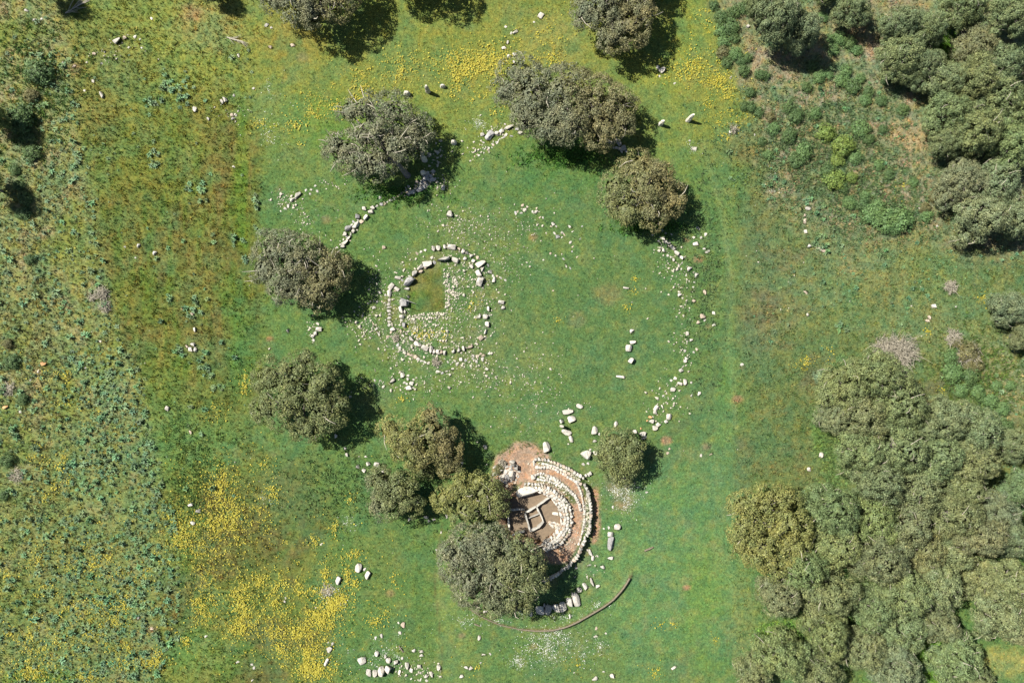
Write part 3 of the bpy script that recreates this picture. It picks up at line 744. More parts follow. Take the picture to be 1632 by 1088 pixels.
R2 = (540, 360); r2s = 4.353
stone_set('stone_circle', 'inner kerb circle of large pale blocks around the enclosed lawn', 'stone circle', R2, r2s, [
    (657, 158, 13, 20, 5, .35, 'w'), (690, 155, 17, 19, 0, .4, 'w'), (738, 145, 14, 15, 0, .35, 'w'), (783, 147, 29, 20, -5, .5, 'w'), (835, 160, 14, 10), (863, 177, 15, 18, 0, .4, 'w'), (890, 186, 12, 15, 0, .35, 'w'),
    (922, 210, 14, 13, 0, .3, 'w'), (962, 220, 13, 13), (933, 243, 15, 13, 0, .3, 'w'), (985, 262, 37, 20, 30, .4, 'w'), (922, 282, 18, 14, -10, .3, 'w'), (1000, 302, 18, 8, 55, .3, ''), (970, 330, 18, 26, 25, .45, 'w'),
    (977, 388, 22, 32, -15, .7, 'w'), (998, 368, 10, 14, 0, .4, 'd'), (875, 226, 14, 13, 0, .25, 'w'), (808, 238, 28, 18, -20, .4, 'w'), (725, 232, 48, 11, 11, .85, ''), (662, 253, 12, 13), (617, 264, 34, 24, 10, .6, 'w'),
    (565, 290, 24, 14, 42, .45, 'w'), (570, 317, 17, 11, 20, .35, ''), (601, 293, 10, 7, 0, .3), (523, 327, 17, 25, -38, .55, 'w'), (490, 388, 26, 40, -25, .8, 'g'), (490, 348, 12, 8), (470, 436, 22, 9, 0, .3), (484, 490, 8, 14, 0, .3),
    (450, 530, 27, 30, 0, .75, 'g'), (476, 532, 12, 20, 0, .5, 'd'), (432, 582, 13, 28, 15, .45, 'w'), (459, 595, 8, 14, 0, .3), (440, 628, 20, 13, 0, .4, 'w'), (452, 685, 13, 17, 0, .5, 'g'), (434, 655, 10, 10),
    (502, 785, 12, 24, 42, .4, 'w'), (550, 820, 28, 15, -25, .45, 'w'), (598, 845, 26, 19, -20, .5, 'w'), (640, 857, 14, 27, -12, .55, 'w'), (664, 870, 12, 18, 0, .4, 'w'), (688, 873, 12, 17, 0, .4, 'w'), (714, 874, 12, 16, 0, .4, ''), (738, 880, 11, 18, 25, .4, 'w'),
    (797, 868, 10, 17, -20, .4, 'w'), (833, 860, 11, 18, 0, .4, 'w'), (865, 850, 10, 20, 8, .4, 'w'), (908, 840, 24, 10, 25, .35, 'p'), (955, 815, 9, 6), (985, 775, 16, 19, -45, .35, 'p'), (1018, 735, 9, 18, -25, .35, 'w'), (1030, 682, 16, 20, 0, .4, 'w'),
    (1018, 628, 20, 18, 0, .45, 'w'), (977, 625, 10, 18, 0, .3, 'w'), (1037, 575, 10, 19, 0, .35, 'w'), (1045, 620, 8, 10), (455, 800, 9, 6), (465, 745, 6, 14), (445, 760, 6, 12), (432, 730, 6, 16)])
outer2 = [(543, 190, 13), (570, 180, 11), (600, 168, 10), (410, 360, 22, 12, -5, .3, 'w'), (440, 378, 9), (363, 420, 16, 28, -35, .35, 'w'), (353, 467, 16, 24, 0, .35, 'w'), (402, 437, 19, 13, -30, .3, 'w'), (390, 452, 8),
          (350, 515, 14, 12), (346, 543, 13, 12), (350, 565, 17, 8, 0), (349, 590, 17, 10, 0), (352, 612, 14, 8, 0), (350, 637, 16, 11, 0), (352, 662, 17, 8, 0), (350, 686, 12, 14), (375, 717, 19, 14, 30, .3, 'w'), (362, 738, 10), (340, 768, 12), (395, 803, 8, 12), (410, 825, 9, 12), (427, 848, 12, 13), (455, 873, 15, 11, -20), (484, 889, 12, 9),
          (505, 900, 11, 12), (532, 908, 15, 15), (551, 925, 13, 13), (575, 936, 13, 8), (598, 945, 11, 8), (622, 951, 14, 10), (690, 1012, 17, 12), (718, 1020, 11, 9), (748, 1008, 14, 6, 25), (788, 992, 14, 8, 20), (825, 957, 15, 13), (847, 925, 14, 14), (880, 932, 9, 9), (790, 945, 9, 7), (757, 942, 10, 8),
          (932, 900, 14, 9, -20), (960, 905, 12, 12), (982, 888, 12, 10), (1002, 897, 17, 11), (1000, 924, 13, 16), (955, 940, 10, 12), (1045, 885, 9, 11), (930, 922, 8), (1025, 992, 14, 10), (1048, 318, 16, 17, 0, .35, 'w'), (1035, 275, 8, 14), (1078, 375, 12, 22, -20, .3, 'w'), (1125, 360, 10, 8), (1155, 375, 9, 10), (1072, 348, 12, 9), (1098, 348, 8, 7),
          (285, 462, 13, 10, 0, .3, 'w'), (265, 525, 10, 7), (300, 525, 9, 6), (243, 566, 14, 14), (262, 715, 7, 14), (278, 748, 8, 20, 20), (268, 735, 6, 9), (240, 680, 5, 18, 25), (325, 480, 10, 8)]
stone_set('stone_circle', 'outer kerb of smaller stones around the small ring of large blocks', 'stone circle', R2, r2s, outer2)

stone_set('stone_row', 'stretch of thick rough kerb running up to the grey oak\'s shadow', 'stone row', F_, 4, [
    (513, 490, 10, 8), (552, 484, 17, 12, 30, .35, 'w'), (570, 457, 24, 12, 38, .4, 'w'), (590, 430, 18, 8, 45, .3), (567, 404, 13, 15, -20, .35, ''), (592, 368, 24, 20, 0, .45, 'g'), (604, 406, 8, 14, -10), (622, 385, 12, 14, 0, .35, 'w'), (640, 350, 13, 30, -42, .4, 'w'),
    (648, 292, 15, 14, 0, .45, 'g'), (672, 325, 14, 12), (700, 298, 12, 20, -42, .4, 'w'), (733, 263, 18, 12, 10, .35, 'w'), (745, 237, 14, 12, 20, .35, 'w'), (690, 242, 13, 12, 0, .3, ''), (770, 225, 13, 9, 30), (800, 214, 12, 12, 0), (822, 208, 9, 14, 0),
    (620, 325, 10, 8), (610, 345, 10, 7), (630, 332, 8, 6), (580, 420, 8, 7), (600, 445, 7, 6), (558, 440, 7, 9), (835, 200, 8), (792, 172, 9, 10), (538, 470, 7), (650, 315, 7), (860, 188, 13, 9, 25), (880, 178, 12, 10), (898, 172, 13, 10, 30), (915, 160, 10)])
def pile(n, cx, cy, rx, ry, rot, rmin, rmax):
    L = []
    for i in range(n):
        a = random.uniform(0, 2 * math.pi); q = math.sqrt(random.random())
        u, v = math.cos(a) * q * rx, math.sin(a) * q * ry
        c, s_ = math.cos(math.radians(rot)), math.sin(math.radians(rot))
        L.append((cx + u * c - v * s_, cy - (u * s_ + v * c), random.uniform(rmin, rmax), None))
    return L
stone_set('rubble_wall', 'shaded heap of rubble forming the ring under the sparse grey oak', 'rubble wall', F_, 4,
          pile(60, 1030, 100, 120, 30, 28, 6, 14) + pile(30, 1110, 40, 45, 38, 40, 6, 13) + [(1050, 118, 34, 16, 25, .4, ''), (990, 140, 26, 14, 20, .4, ''), (1195, 110, 14, 17, 0, .4, ''), (1082, 50, 18, 24, 0, .4, 'g')])
NE_ = (740, 40)
stone_set('stone_row', 'line of white kerb stones emerging from under the wide oak', 'stone row', NE_, 3.2, [
    (92, 560, 11, 10, 0, .3, 'w'), (128, 566, 17, 29, -40, .5, 'g'), (165, 552, 13, 10, 20, .3, 'w'), (192, 541, 14, 10, 30, .3, 'w'), (213, 528, 8, 8), (232, 520, 24, 9, 25, .35, 'w'), (330, 516, 36, 12, 8, .4, 'w'), (285, 550, 13, 9, 0, .3, 'w'), (302, 530, 8, 6),
    (208, 507, 6, 5), (270, 530, 12, 8), (308, 515, 10, 8), (370, 510, 14, 9), (410, 520, 16, 9), (450, 530, 14, 9), (490, 540, 15, 9), (520, 548, 12, 9)])
stone_set('stone_row', 'thin line of little stones below the white kerb', 'stone row', NE_, 3.2,
    [(30 + i * 11 + random.uniform(-4, 4), 686 - i * 7 + random.uniform(-9, 9), random.uniform(3.5, 7), None) for i in range(18)] + [(145, 607, 8, 7), (168, 600, 5, 8), (200, 575, 5, 10), (240, 566, 10, 4), (98, 600, 6, 5)])
stone_set('rubble_wall', 'shaded kerb stones between the wide oak and the round brown oak', 'rubble wall', NE_, 3.2,
    [(680 + i * 9 + random.uniform(-6, 6), 570 + i * 5 + random.uniform(-12, 12), random.uniform(6, 12), None) for i in range(17)] + [(805, 632, 20, 14, 20, .4, 'w'), (790, 600, 13, 18), (770, 590, 9, 14)])
stone_set('stone_row', 'short kerb stones poking out below the round brown oak', 'stone row', B, 4,
    [(945, 335, 20, 14, 10, .5, ''), (930, 372, 10, 8), (955, 380, 10, 7), (975, 350, 12, 9), (900, 320, 12, 9)])
stone_set('stone_row', 'neat double row of white stones south of the round brown oak', 'stone row', B, 4, [
    (935, 447, 9, 11, 0, .3, 'w'), (947, 428, 8, 6), (963, 434, 10, 10, 0, .35, 'w'), (980, 453, 14, 12, -30, .35, 'w'), (1000, 465, 11, 8, 0, .3, 'w'), (1022, 489, 20, 11, -42, .4, 'w'), (1037, 510, 9, 6), (1050, 527, 18, 12, -35, .4, 'w'), (1068, 545, 8, 7), (1080, 555, 12, 10, -30, .35, 'w'),
    (947, 491, 9, 9, 0, .3, 'w'), (966, 510, 14, 10, -35, .3, 'w'), (992, 541, 9, 9), (1028, 569, 13, 9, -35, .3, 'w'), (1015, 552, 6, 6), (1045, 585, 6, 5), (1065, 605, 6, 12, 30), (1085, 590, 6, 5), (1080, 628, 5, 8)])
stone_set('stone_row', 'oblique ranks of little half-sunk stones in the upper half of the big ring', 'stone row', B, 4, [
    (67, 222, 12, 9), (82, 248, 15, 10, 30), (58, 270, 10, 9), (22, 268, 8, 10), (38, 262, 5, 8), (153, 262, 15, 10, 30), (132, 262, 7, 9, 0), (158, 240, 7, 6), (180, 298, 10, 5, 30), (198, 300, 6, 9), (263, 340, 13, 12), (250, 355, 8, 5),
    (283, 355, 6, 8), (367, 357, 14, 8, -20), (388, 388, 9, 4, 20), (290, 420, 14, 11, 20), (318, 395, 9, 12), (272, 400, 7, 12, 30), (333, 408, 5, 12, 30), (318, 425, 8, 5, 30), (372, 458, 12, 8, 40), (435, 435, 4, 9), (388, 485, 9, 4, 30), (447, 355, 5, 5), (345, 608, 5, 14, 30),
    (372, 622, 4, 10, 30), (328, 563, 5, 11, 40), (417, 550, 10, 4, 30), (383, 515, 5, 6), (245, 528, 8, 8), (278, 542, 6, 6), (200, 570, 5, 6), (262, 765, 8, 5, 40)])

# tomb walls
def along(pts, step, jit=1.0):
    P = [np.array(p, float) for p in pts]
    L = [0]
    for a, b in zip(P[:-1], P[1:]): L.append(L[-1] + np.linalg.norm(b - a))
    out = []; d_ = step / 2
    while d_ < L[-1]:
        i = max(j for j in range(len(L) - 1) if L[j] <= d_)
        t = (d_ - L[i]) / (L[i + 1] - L[i])
        p = P[i] * (1 - t) + P[i + 1] * t; v = P[i + 1] - P[i]; v /= np.linalg.norm(v)
        out.append((p, v)); d_ += step * random.uniform(.85, 1.15)
    return out
def wall_line(name, label, lines, cat='stone wall', kids=None):
    """lines: (points in close-view pixels, step, radius, height, base lift)"""
    allp = [p for ln in lines for p in ln[0]]
    cx, cy = Z1([(sum(p[0] for p in allp) / len(allp), sum(p[1] for p in allp) / len(allp))])[0]
    root = empty(name, W(cx, cy) + (0,))
    tag(root, label, cat, 'walls of the tomb')
    for pts, step, rad, h, zz in lines:
        for p, v in along(pts, step * .86):
            n_ = np.array([-v[1], v[0]])
            q = p + n_ * random.uniform(-.2, .2) * rad
            px, py = Z1([q])[0]
            ang = math.degrees(math.atan2(-v[1], v[0])) + random.uniform(-6, 6)
            a = step * .5 * random.uniform(.75, 1.2); b = rad * random.uniform(.75, 1.15)
            g = max(0, zz)
            put_stone('stone', px, py, a / 3.2, b / 3.2, ang, h * random.uniform(.88, 1.08), random.choice(['', 'w', '', 'w', 'p', '']), parent=root, z=g, block=True)
    return root
wall_line('outer_wall', 'curved outermost wall of squared pale stones on the tomb\'s right', [
    ([(868, 285), (888, 345), (895, 400), (899, 450), (891, 510), (870, 562), (846, 622), (822, 662), (782, 702), (722, 746), (655, 780)], 19, 10, 1.05, .0)])
wall_line('outer_wall', 'grass-filled double wall curving over the top of the tomb', [
    ([(612, 163), (650, 163), (690, 172), (750, 192), (810, 225), (850, 250), (868, 262)], 19, 9, .75, 0),
    ([(618, 200), (655, 205), (690, 200), (735, 222), (785, 250), (825, 275), (850, 285)], 17, 8, .35, .45),
    ([(612, 165), (614, 200)], 14, 8, .7, 0), ([(870, 250), (900, 235)], 14, 9, .4, 0), ([(650, 180), (720, 200), (800, 240)], 22, 7, .2, .5)])
wall_line('inner_kerb', 'row of small stones edging the grassy outer band of the tomb', [
    ([(825, 275), (848, 325), (860, 380), (866, 430), (865, 480), (856, 530), (838, 590)], 15, 6, .25, .48)], 'kerb')
wall_line('middle_wall', 'middle ring of small white stones between the two bare earth paths', [
    ([(605, 245), (650, 232), (690, 246), (730, 268), (775, 305), (815, 345), (838, 385), (848, 420)], 15, 8, .3, .48),
    ([(625, 262), (680, 268), (715, 285), (750, 300)], 14, 7, .25, .48), ([(640, 250), (700, 260), (740, 285)], 18, 6, .2, .48)])
drum = []
for k, (rr, st) in enumerate([(0, 21), (.33, 19), (.62, 20), (1.0, 19)]):
    inner = [(560, 330), (640, 318), (690, 345), (738, 400), (755, 450), (748, 502), (705, 556), (655, 592)]
    outerp = [(560, 286), (640, 288), (708, 320), (758, 358), (795, 405), (801, 462), (794, 522), (766, 568), (722, 602), (662, 622)]
    # resample both and blend
    def rs(L, n):
        P = np.array(L, float); s_ = np.concatenate([[0], np.cumsum(np.linalg.norm(np.diff(P, axis=0), axis=1))])
        t = np.linspace(0, s_[-1], n)
        return np.stack([np.interp(t, s_, P[:, 0]), np.interp(t, s_, P[:, 1])], -1)
    a_ = rs(inner, 14); b_ = rs(outerp, 14)
    drum.append(([tuple(p) for p in a_ * (1 - rr) + b_ * rr], st, 7.5 if k not in (0, 3) else 9.5, .95 if k in (0, 3) else .3, 0.05 if k in (0, 3) else .76))
wall_line('drum_wall', 'thick inner wall of rough stones around the muddy chamber', drum)

# rubble left of the entrance
RUB = []
for i in range(60):
    t = random.random(); x = 430 + 90 * t + random.uniform(-30, 30); y = 225 + random.uniform(-25, 60)
    RUB.append((x, y, random.uniform(5, 12), None))
RUB += [(500, 178, 16, 10, 0, .5, ''), (500, 245, 17, 26, 0, .6, 'w'), (478, 262, 10, 22, 0, .5, 'g'), (520, 205, 12, 16, 0, .6, 'd'), (440, 215, 15, 10, 0, .4, 'w'), (415, 235, 20, 9, 30, .3, ''), (608, 250, 14, 13, 0, .5, 'w')]
stone_set('rubble_wall', 'tumbled pale rubble on the left side of the tomb entrance', 'rubble wall', (660, 680), 3.2, RUB)
def capstone():
    px, py = Z1([(576, 322)])[0]
    o = put_stone('capstone', px, py, 58 / 3.2, 24 / 3.2, 12, .8, 'w', z=.4, block=True)
    tag(o, 'huge long white block lying across the top of the muddy chamber', 'boulder')
capstone()
# upright slabs of the chamber
def slab(pts, th, h, z0=.02, tone='', parent=None):
    (x0, y0), (x1, y1) = Z1(pts)
    (ax, ay), (bx, by) = W(x0, y0), W(x1, y1)
    L = math.hypot(bx - ax, by - ay); n = max(2, int(L / .35)); t = th / 3.2 / PPM
    bm = bmesh.new(); rows = []
    r = random.Random(int(x0 * 31 + y0))
    for i in range(n + 1):
        u = i / n - .5
        w = t * r.uniform(.6, 1.3) * (1 if 0 < i < n else .7); hh = h * r.uniform(.7, 1.08); o_ = r.uniform(-.03, .03)
        rows.append([bm.verts.new((u * L, o_ - w, 0)), bm.verts.new((u * L, o_ + w, 0)), bm.verts.new((u * L, o_ + w * .8, hh)), bm.verts.new((u * L, o_ - w * .8, hh))])
    for a, b in zip(rows[:-1], rows[1:]):
        for j in range(4): bm.faces.new((a[j], b[j], b[(j + 1) % 4], a[(j + 1) % 4]))
    bm.faces.new(rows[0]); bm.faces.new(rows[-1][::-1])
    bmesh.ops.recalc_face_normals(bm, faces=bm.faces)
    bmesh.ops.triangulate(bm, faces=bm.faces)
    me = bpy.data.meshes.new('upright_slab'); bm.to_mesh(me); bm.free(); me.materials.append(M_STONE)
    o = link('upright_slab', me, parent)
    p = parent.location if parent else Vector((0, 0, 0))
    o.location = ((ax + bx) / 2 - p.x, (ay + by) / 2 - p.y, z0 - p.z)
    o.rotation_euler = (0, 0, math.atan2(by - ay, bx - ax)); o.color = TINT[tone]
    return o
cp = Z1([(610, 460)])[0]
ch = empty('burial_chamber', W(*cp) + (.03,))
tag(ch, 'small boxed burial cell of thin upright slabs on the mud floor', 'burial chamber')
for pts, th, h in [([(566, 432), (622, 403)], 5, .55), ([(566, 434), (590, 526)], 5, .6), ([(590, 526), (632, 508)], 7, .6), ([(632, 508), (660, 478)], 8.5, .65), ([(658, 476), (624, 405)], 5, .55), ([(582, 462), (636, 442)], 3, .4)]:
    slab(pts, th, h, parent=ch)
for pts, lab in [([(624, 402), (690, 354)], 'thin upright slab linking the burial cell to the upper right wall'), ([(484, 418), (562, 416)], 'shaded upright slab reaching left from the burial cell'),
                 ([(476, 420), (486, 522)], 'shaded slab closing the left end of the chamber'), ([(500, 545), (562, 528)], 'low slab at the lower left corner of the chamber')]:
    o = slab(pts, 5, .6); tag(o, lab, 'stone slab')
cluster((660, 680), 3.2, [(722, 441, 18, 10, 0, .3, 'w')], 'alone on the mud right of the burial cell', 'block')
stone_set('rubble_heap', 'small fan of rubble on the mud below the block', 'rubble', (660, 680), 3.2, pile(26, 712, 500, 34, 16, -10, 4, 8))

# loose small stones too many to pick apart
def build_scatter():
    base = []
    for i in range(6):
        me = hull_mesh('tmp', 900 + i, None, 9)
        v = np.array([x.co[:] for x in me.vertices]); me.calc_loop_triangles()
        f = np.array([t.vertices[:] for t in me.loop_triangles]); base.append((v, f)); bpy.data.meshes.remove(me)
    blobs = [(740, 360, 60, 32, 260, .8), (722, 465, 17, 48, 200, 1), (680, 528, 55, 26, 330, 1), (585, 520, 32, 30, 150, 1), (840, 350, 45, 25, 40, .9), (620, 610, 60, 35, 70, .9), (765, 590, 50, 38, 170, 1), (840, 600, 60, 60, 110, .8),
             (460, 318, 26, 14, 70, 1), (485, 345, 20, 20, 40, .9), (530, 295, 20, 12, 20, .9), (700, 295, 30, 15, 60, 1.1), (1075, 440, 25, 40, 60, 1.1), (1090, 530, 18, 90, 80, 1.1), (1060, 640, 30, 35, 60, 1.3), (1060, 400, 18, 30, 40, 1.2), (690, 250, 30, 20, 40, 1.4), (800, 205, 30, 10, 30, 1.1), (760, 235, 26, 14, 30, 1.0), (640, 560, 40, 30, 130, .8), (830, 380, 60, 60, 80, .8),
             (800, 420, 40, 60, 120, .7), (900, 650, 60, 40, 25, .8), (940, 900, 30, 30, 20, .9), (500, 530, 10, 22, 40, .9), (665, 1068, 40, 18, 70, 1), (170, 90, 40, 20, 30, 1), (370, 180, 30, 20, 20, 1), (200, 70, 50, 30, 15, .9),
             (1250, 480, 80, 120, 12, .9), (816, 544, 700, 500, 160, .7), (835, 640, 70, 70, 110, .7), (520, 380, 60, 50, 40, .7), (700, 610, 70, 25, 90, .8), (600, 450, 18, 50, 60, .9), (850, 740, 20, 20, 25, .8), (995, 795, 25, 40, 60, .7), (880, 735, 10, 10, 10, .8)]
    P = []
    for x, y, rx, ry, n, s in blobs:
        q = rng.normal(0, .5, (n, 2)) * (rx, ry) + (x, y); P.append(np.column_stack([q, np.full(n, s)]))
    n = 760; a = rng.uniform(0, 2 * np.pi, n); r = rng.normal(72, 20, n)
    P.append(np.column_stack([700 + np.cos(a) * r, 492 - np.sin(a) * r * .98, np.full(n, 1.0)]))
    # fill of the tomb walls
    for line, n, sd in ((Z1([(640, 180), (720, 200), (800, 240), (850, 275)]), 260, 2.5), (Z1([(640, 300), (720, 350), (775, 420), (775, 500), (740, 560), (670, 600)]), 800, 5.5), (Z1([(640, 255), (720, 280), (800, 340)]), 330, 4),
                        (Z1([(880, 340), (882, 450), (870, 540)]), 200, 3), (Z1([(720, 640), (780, 600), (820, 520)]), 60, 5), (Z1([(420, 240), (520, 260)]), 160, 9)):
        for p, v in along(line, max(.2, sum(math.dist(a_, b_) for a_, b_ in zip(line[:-1], line[1:])) / n)):
            P.append(np.array([[p[0] + random.gauss(0, sd), p[1] + random.gauss(0, sd), .8]]))
    for line in ([(706, 428), (709, 460), (711, 494)], [(650, 503), (680, 501), (714, 500)], [(714, 430), (716, 492)], [(652, 508), (716, 506)]):
        for p, v in along(line, 1.3): P.append(np.array([[p[0] + random.gauss(0, 1.5), p[1] + random.gauss(0, 1.5), 1.1]]))
    P = np.concatenate(P)
    s1 = sdf(P[:, 0], P[:, 1], CHAMBER); s2 = sdf(P[:, 0], P[:, 1], PIT)
    P = P[(s1 > 1.5) & (s2 > 3)]
    z = gh(P[:, 0], P[:, 1]); x, y = W(P[:, 0], P[:, 1])
    VV = []; FF = []; o = 0
    for i in range(len(P)):
        v, f = base[i % 6]
        s = P[i, 2] * min(.21, .045 + rng.exponential(.036)) * np.array([1, rng.uniform(.6, 1), rng.uniform(.4, .8)])
        a = rng.uniform(0, 6.28); c, sn = math.cos(a), math.sin(a)
        q = v * s
        q = np.column_stack([q[:, 0] * c - q[:, 1] * sn + x[i], q[:, 0] * sn + q[:, 1] * c + y[i], q[:, 2] + z[i]])
        VV.append(q); FF.append(f + o); o += len(v)
    ob = link('loose_stones', mesh_np('loose_stones', np.concatenate(VV), np.concatenate(FF), M_STONE))
    ob.color = (1.18, 1.15, 1.04, 1)
    tag(ob, 'countless little pale stones strewn around the rings', 'loose stones', None, 'stuff')
build_scatter()

# ------------------------------------------------------------------ timber edge and logs
def tube(pts, r, k=6, taper=1.0):
    """pts (n,3) world, returns V,F"""
    P = np.array(pts, float); n = len(P)
    V = []; 
    for i in range(n):
        t = P[min(i + 1, n - 1)] - P[max(i - 1, 0)]; t /= np.linalg.norm(t) + 1e-9
        up = np.array([0, 0, 1.0]) if abs(t[2]) < .9 else np.array([1.0, 0, 0])
        a = np.cross(t, up); a /= np.linalg.norm(a); b = np.cross(a, t)
        rr = (r[i] if hasattr(r, '__len__') else r * (1 - (1 - taper) * i / (n - 1)))
        for j in range(k):
            th = 2 * math.pi * j / k
            V.append(P[i] + (a * math.cos(th) + b * math.sin(th)) * rr)
    F = []
    for i in range(n - 1):
        for j in range(k):
            F.append((i * k + j, i * k + (j + 1) % k, (i + 1) * k + (j + 1) % k, (i + 1) * k + j))
    return np.array(V), np.array(F)
def join(parts):
    V = []; F = []; o = 0
    for v, f in parts: V.append(v); F.append(f + o); o += len(v)
    return np.concatenate(V), np.concatenate(F)
root = empty('timber_edging', W(*BANK[6]) + (0,))
tag(root, 'long curved brown timber edge in the grass below the large oak', 'edging')
P = along(BANK, 9)
for i in range(0, len(P) - 1):
    (a, v), (b, _) = P[i], P[i + 1]
    f = sst(800, 860, a[0])
    pts = []
    for q in (a - v * .3, (a + b) / 2, b + v * .3):
        x, y = W(*q); pts.append((x - root.location.x, y - root.location.y, ghs(q[0], q[1]) + .07 + .03 * f))
    V, F = tube(pts, .055 + .04 * float(f) * random.uniform(.85, 1.1), 6)
    o = link('log', mesh_np('log', V, F, M_WOOD), root)
for (x0, y0, x1, y1, r_, lab) in [(1027, 877, 1041, 871, .11, 'short dark log on the open grass right of the tomb'), (756, 993, 765, 997, .08, 'little dark log below the curved timber edge'),
                                  (636, 1028, 643, 1038, .09, 'dark stick above the bottom boulder heap')]:
    pts = []
    for t in (0, .5, 1):
        x, y = W(x0 + (x1 - x0) * t, y0 + (y1 - y0) * t); pts.append((x, y, ghs(x0, y0) + r_ * .9 + .03 * math.sin(t * 3)))
    V, F = tube(pts, [r_ * .9, r_, r_ * .7], 7)
    o = link('log', mesh_np('log', V, F, M_WOOD)); tag(o, lab, 'log')
def build_dead_branches(px, py, ang, L, label):
    parts = []
    x, y = W(px, py); z = ghs(px, py)
    for i in range(16):
        t = random.random() * .8; a = math.radians(ang) + random.uniform(-.7, .7); l = L * random.uniform(.3, .8)
        bx, by = x + math.cos(math.radians(ang)) * L * t, y + math.sin(math.radians(ang)) * L * t
        parts.append(tube([(bx, by, z + .08), (bx + math.cos(a) * l * .5, by + math.sin(a) * l * .5, z + random.uniform(.1, .35)), (bx + math.cos(a) * l, by + math.sin(a) * l, z + random.uniform(.05, .4))], .03, 4, .4))
    parts.append(tube([(x, y, z + .1), (x + math.cos(math.radians(ang)) * L, y + math.sin(math.radians(ang)) * L, z + .15)], .07, 5, .5))
    V, F = join(parts)
    tag(link('dead_branch', mesh_np('dead_branch', V, F, M_TWIG)), label, 'dead branch')
build_dead_branches(105, 22, 30, 2.8, 'bare grey fallen branch near the top left corner')
build_dead_branches(362, 60, -15, 1.8, 'bare fallen branch on dry grass in the upper left')

# ------------------------------------------------------------------ oaks
LC = {'olive': (106, 114, 70), 'yellow': (119, 122, 68), 'brown': (115, 111, 72), 'grey': (108, 112, 84), 'green': (106, 116, 78), 'dark': (90, 108, 68), 'blue': (100, 116, 90)}
GL = 1.08
def crown_np(lobes, seed, leaf=.165, dens=1.0, clump=(.42, .75), sparse=0.0):
    r = np.random.default_rng(seed)
    L = np.array(lobes, float)      # x y z rx ry rz
    cl = []
    for i, (x, y, z, rx, ry, rz) in enumerate(L):
        area = 2.6 * math.pi * rx * ry * (.6 + .4 * rz / max(rx, ry))
        n = int(area / (math.pi * .36 ** 2) * 1.0)
        u = r.normal(size=(n * 2, 3)); u /= np.linalg.norm(u, axis=1)[:, None]
        u = u[u[:, 2] > -.35][:n]
        p = u * (rx, ry, rz) * r.uniform(.80, 1.06, (len(u), 1)) + (x, y, z)
        keep = np.ones(len(p), bool)
        for j, (a, b, c, ra, rb, rc) in enumerate(L):
            if j != i: keep &= (((p - (a, b, c)) / (ra, rb, rc)) ** 2).sum(1) > .72
        keep &= p[:, 2] > .5
        if sparse: keep &= r.random(len(p)) > sparse
        nrm = u / (rx, ry, rz); nrm /= np.linalg.norm(nrm, axis=1)[:, None]
        cl.append(np.concatenate([p, nrm], 1)[keep])
    cl = np.concatenate(cl)
    rad = r.uniform(clump[0], clump[1], len(cl))
    cnt = np.maximum(6, (rad ** 2 / (leaf * leaf) * 7.0 * dens)).astype(int)
    ci = np.repeat(np.arange(len(cl)), cnt)
    n = len(ci)
    d_ = r.normal(size=(n, 3)); d_ /= np.linalg.norm(d_, axis=1)[:, None]
    nr = cl[ci, 3:6]
    dot = (d_ * nr).sum(1)
    d_ = np.where((dot < -.15)[:, None], d_ - 2 * dot[:, None] * nr, d_)
    c = cl[ci, :3] + d_ * (rad[ci] * r.uniform(.62, 1.08, n))[:, None] * (1, 1, .85)
    nn = d_ * .75 + nr * .3 + (-.12, .06, .32) + r.normal(size=(n, 3)) * .38
    nn /= np.linalg.norm(nn, axis=1)[:, None]
    t = np.cross(nn, r.normal(size=(n, 3))); t /= np.linalg.norm(t, axis=1)[:, None] + 1e-9
    b = np.cross(nn, t)
    s = leaf * r.uniform(.55, 1.15, n)[:, None]
    w = s * r.uniform(.45, .8, (n, 1))
    V = np.stack([c - t * s * .6, c + b * w * .5 - t * s * .1, c + t * s * .6, c - b * w * .5 + t * s * .05], 1).reshape(-1, 3)
    tone = r.random(len(cl))
    base = np.array([1.0, 1.0, 1.0]) * (1 + (tone[ci] - .5)[:, None] * np.array([.34, .22, .16]))
    base = base * r.uniform(.5, 1.45, (n, 1))
    pale = r.random(n) < .045
    base[pale] *= (1.7, 1.6, 1.9)
    # inner foliage mass that closes the crown
    m = int(330 * len(L) * dens * (1 - sparse))
    k = r.integers(0, len(L), m)
    u = r.normal(size=(m, 3)); u /= np.linalg.norm(u, axis=1)[:, None]
    ci2 = L[k, :3] + u * L[k, 3:6] * r.uniform(.4, .76, (m, 1)); ci2[:, 2] = np.maximum(ci2[:, 2], .7)
    t2 = np.cross(u, r.normal(size=(m, 3))); t2 /= np.linalg.norm(t2, axis=1)[:, None]; b2 = np.cross(u, t2)
    s2 = .2
    V2 = np.stack([ci2 - t2 * s2, ci2 + b2 * s2, ci2 + t2 * s2, ci2 - b2 * s2], 1).reshape(-1, 3)
    V = np.concatenate([V, V2]); C = np.concatenate([np.repeat(base, 4, 0), np.full((m * 4, 3), .8)])
    F = np.arange(len(V)).reshape(-1, 4)
    return V, F, C

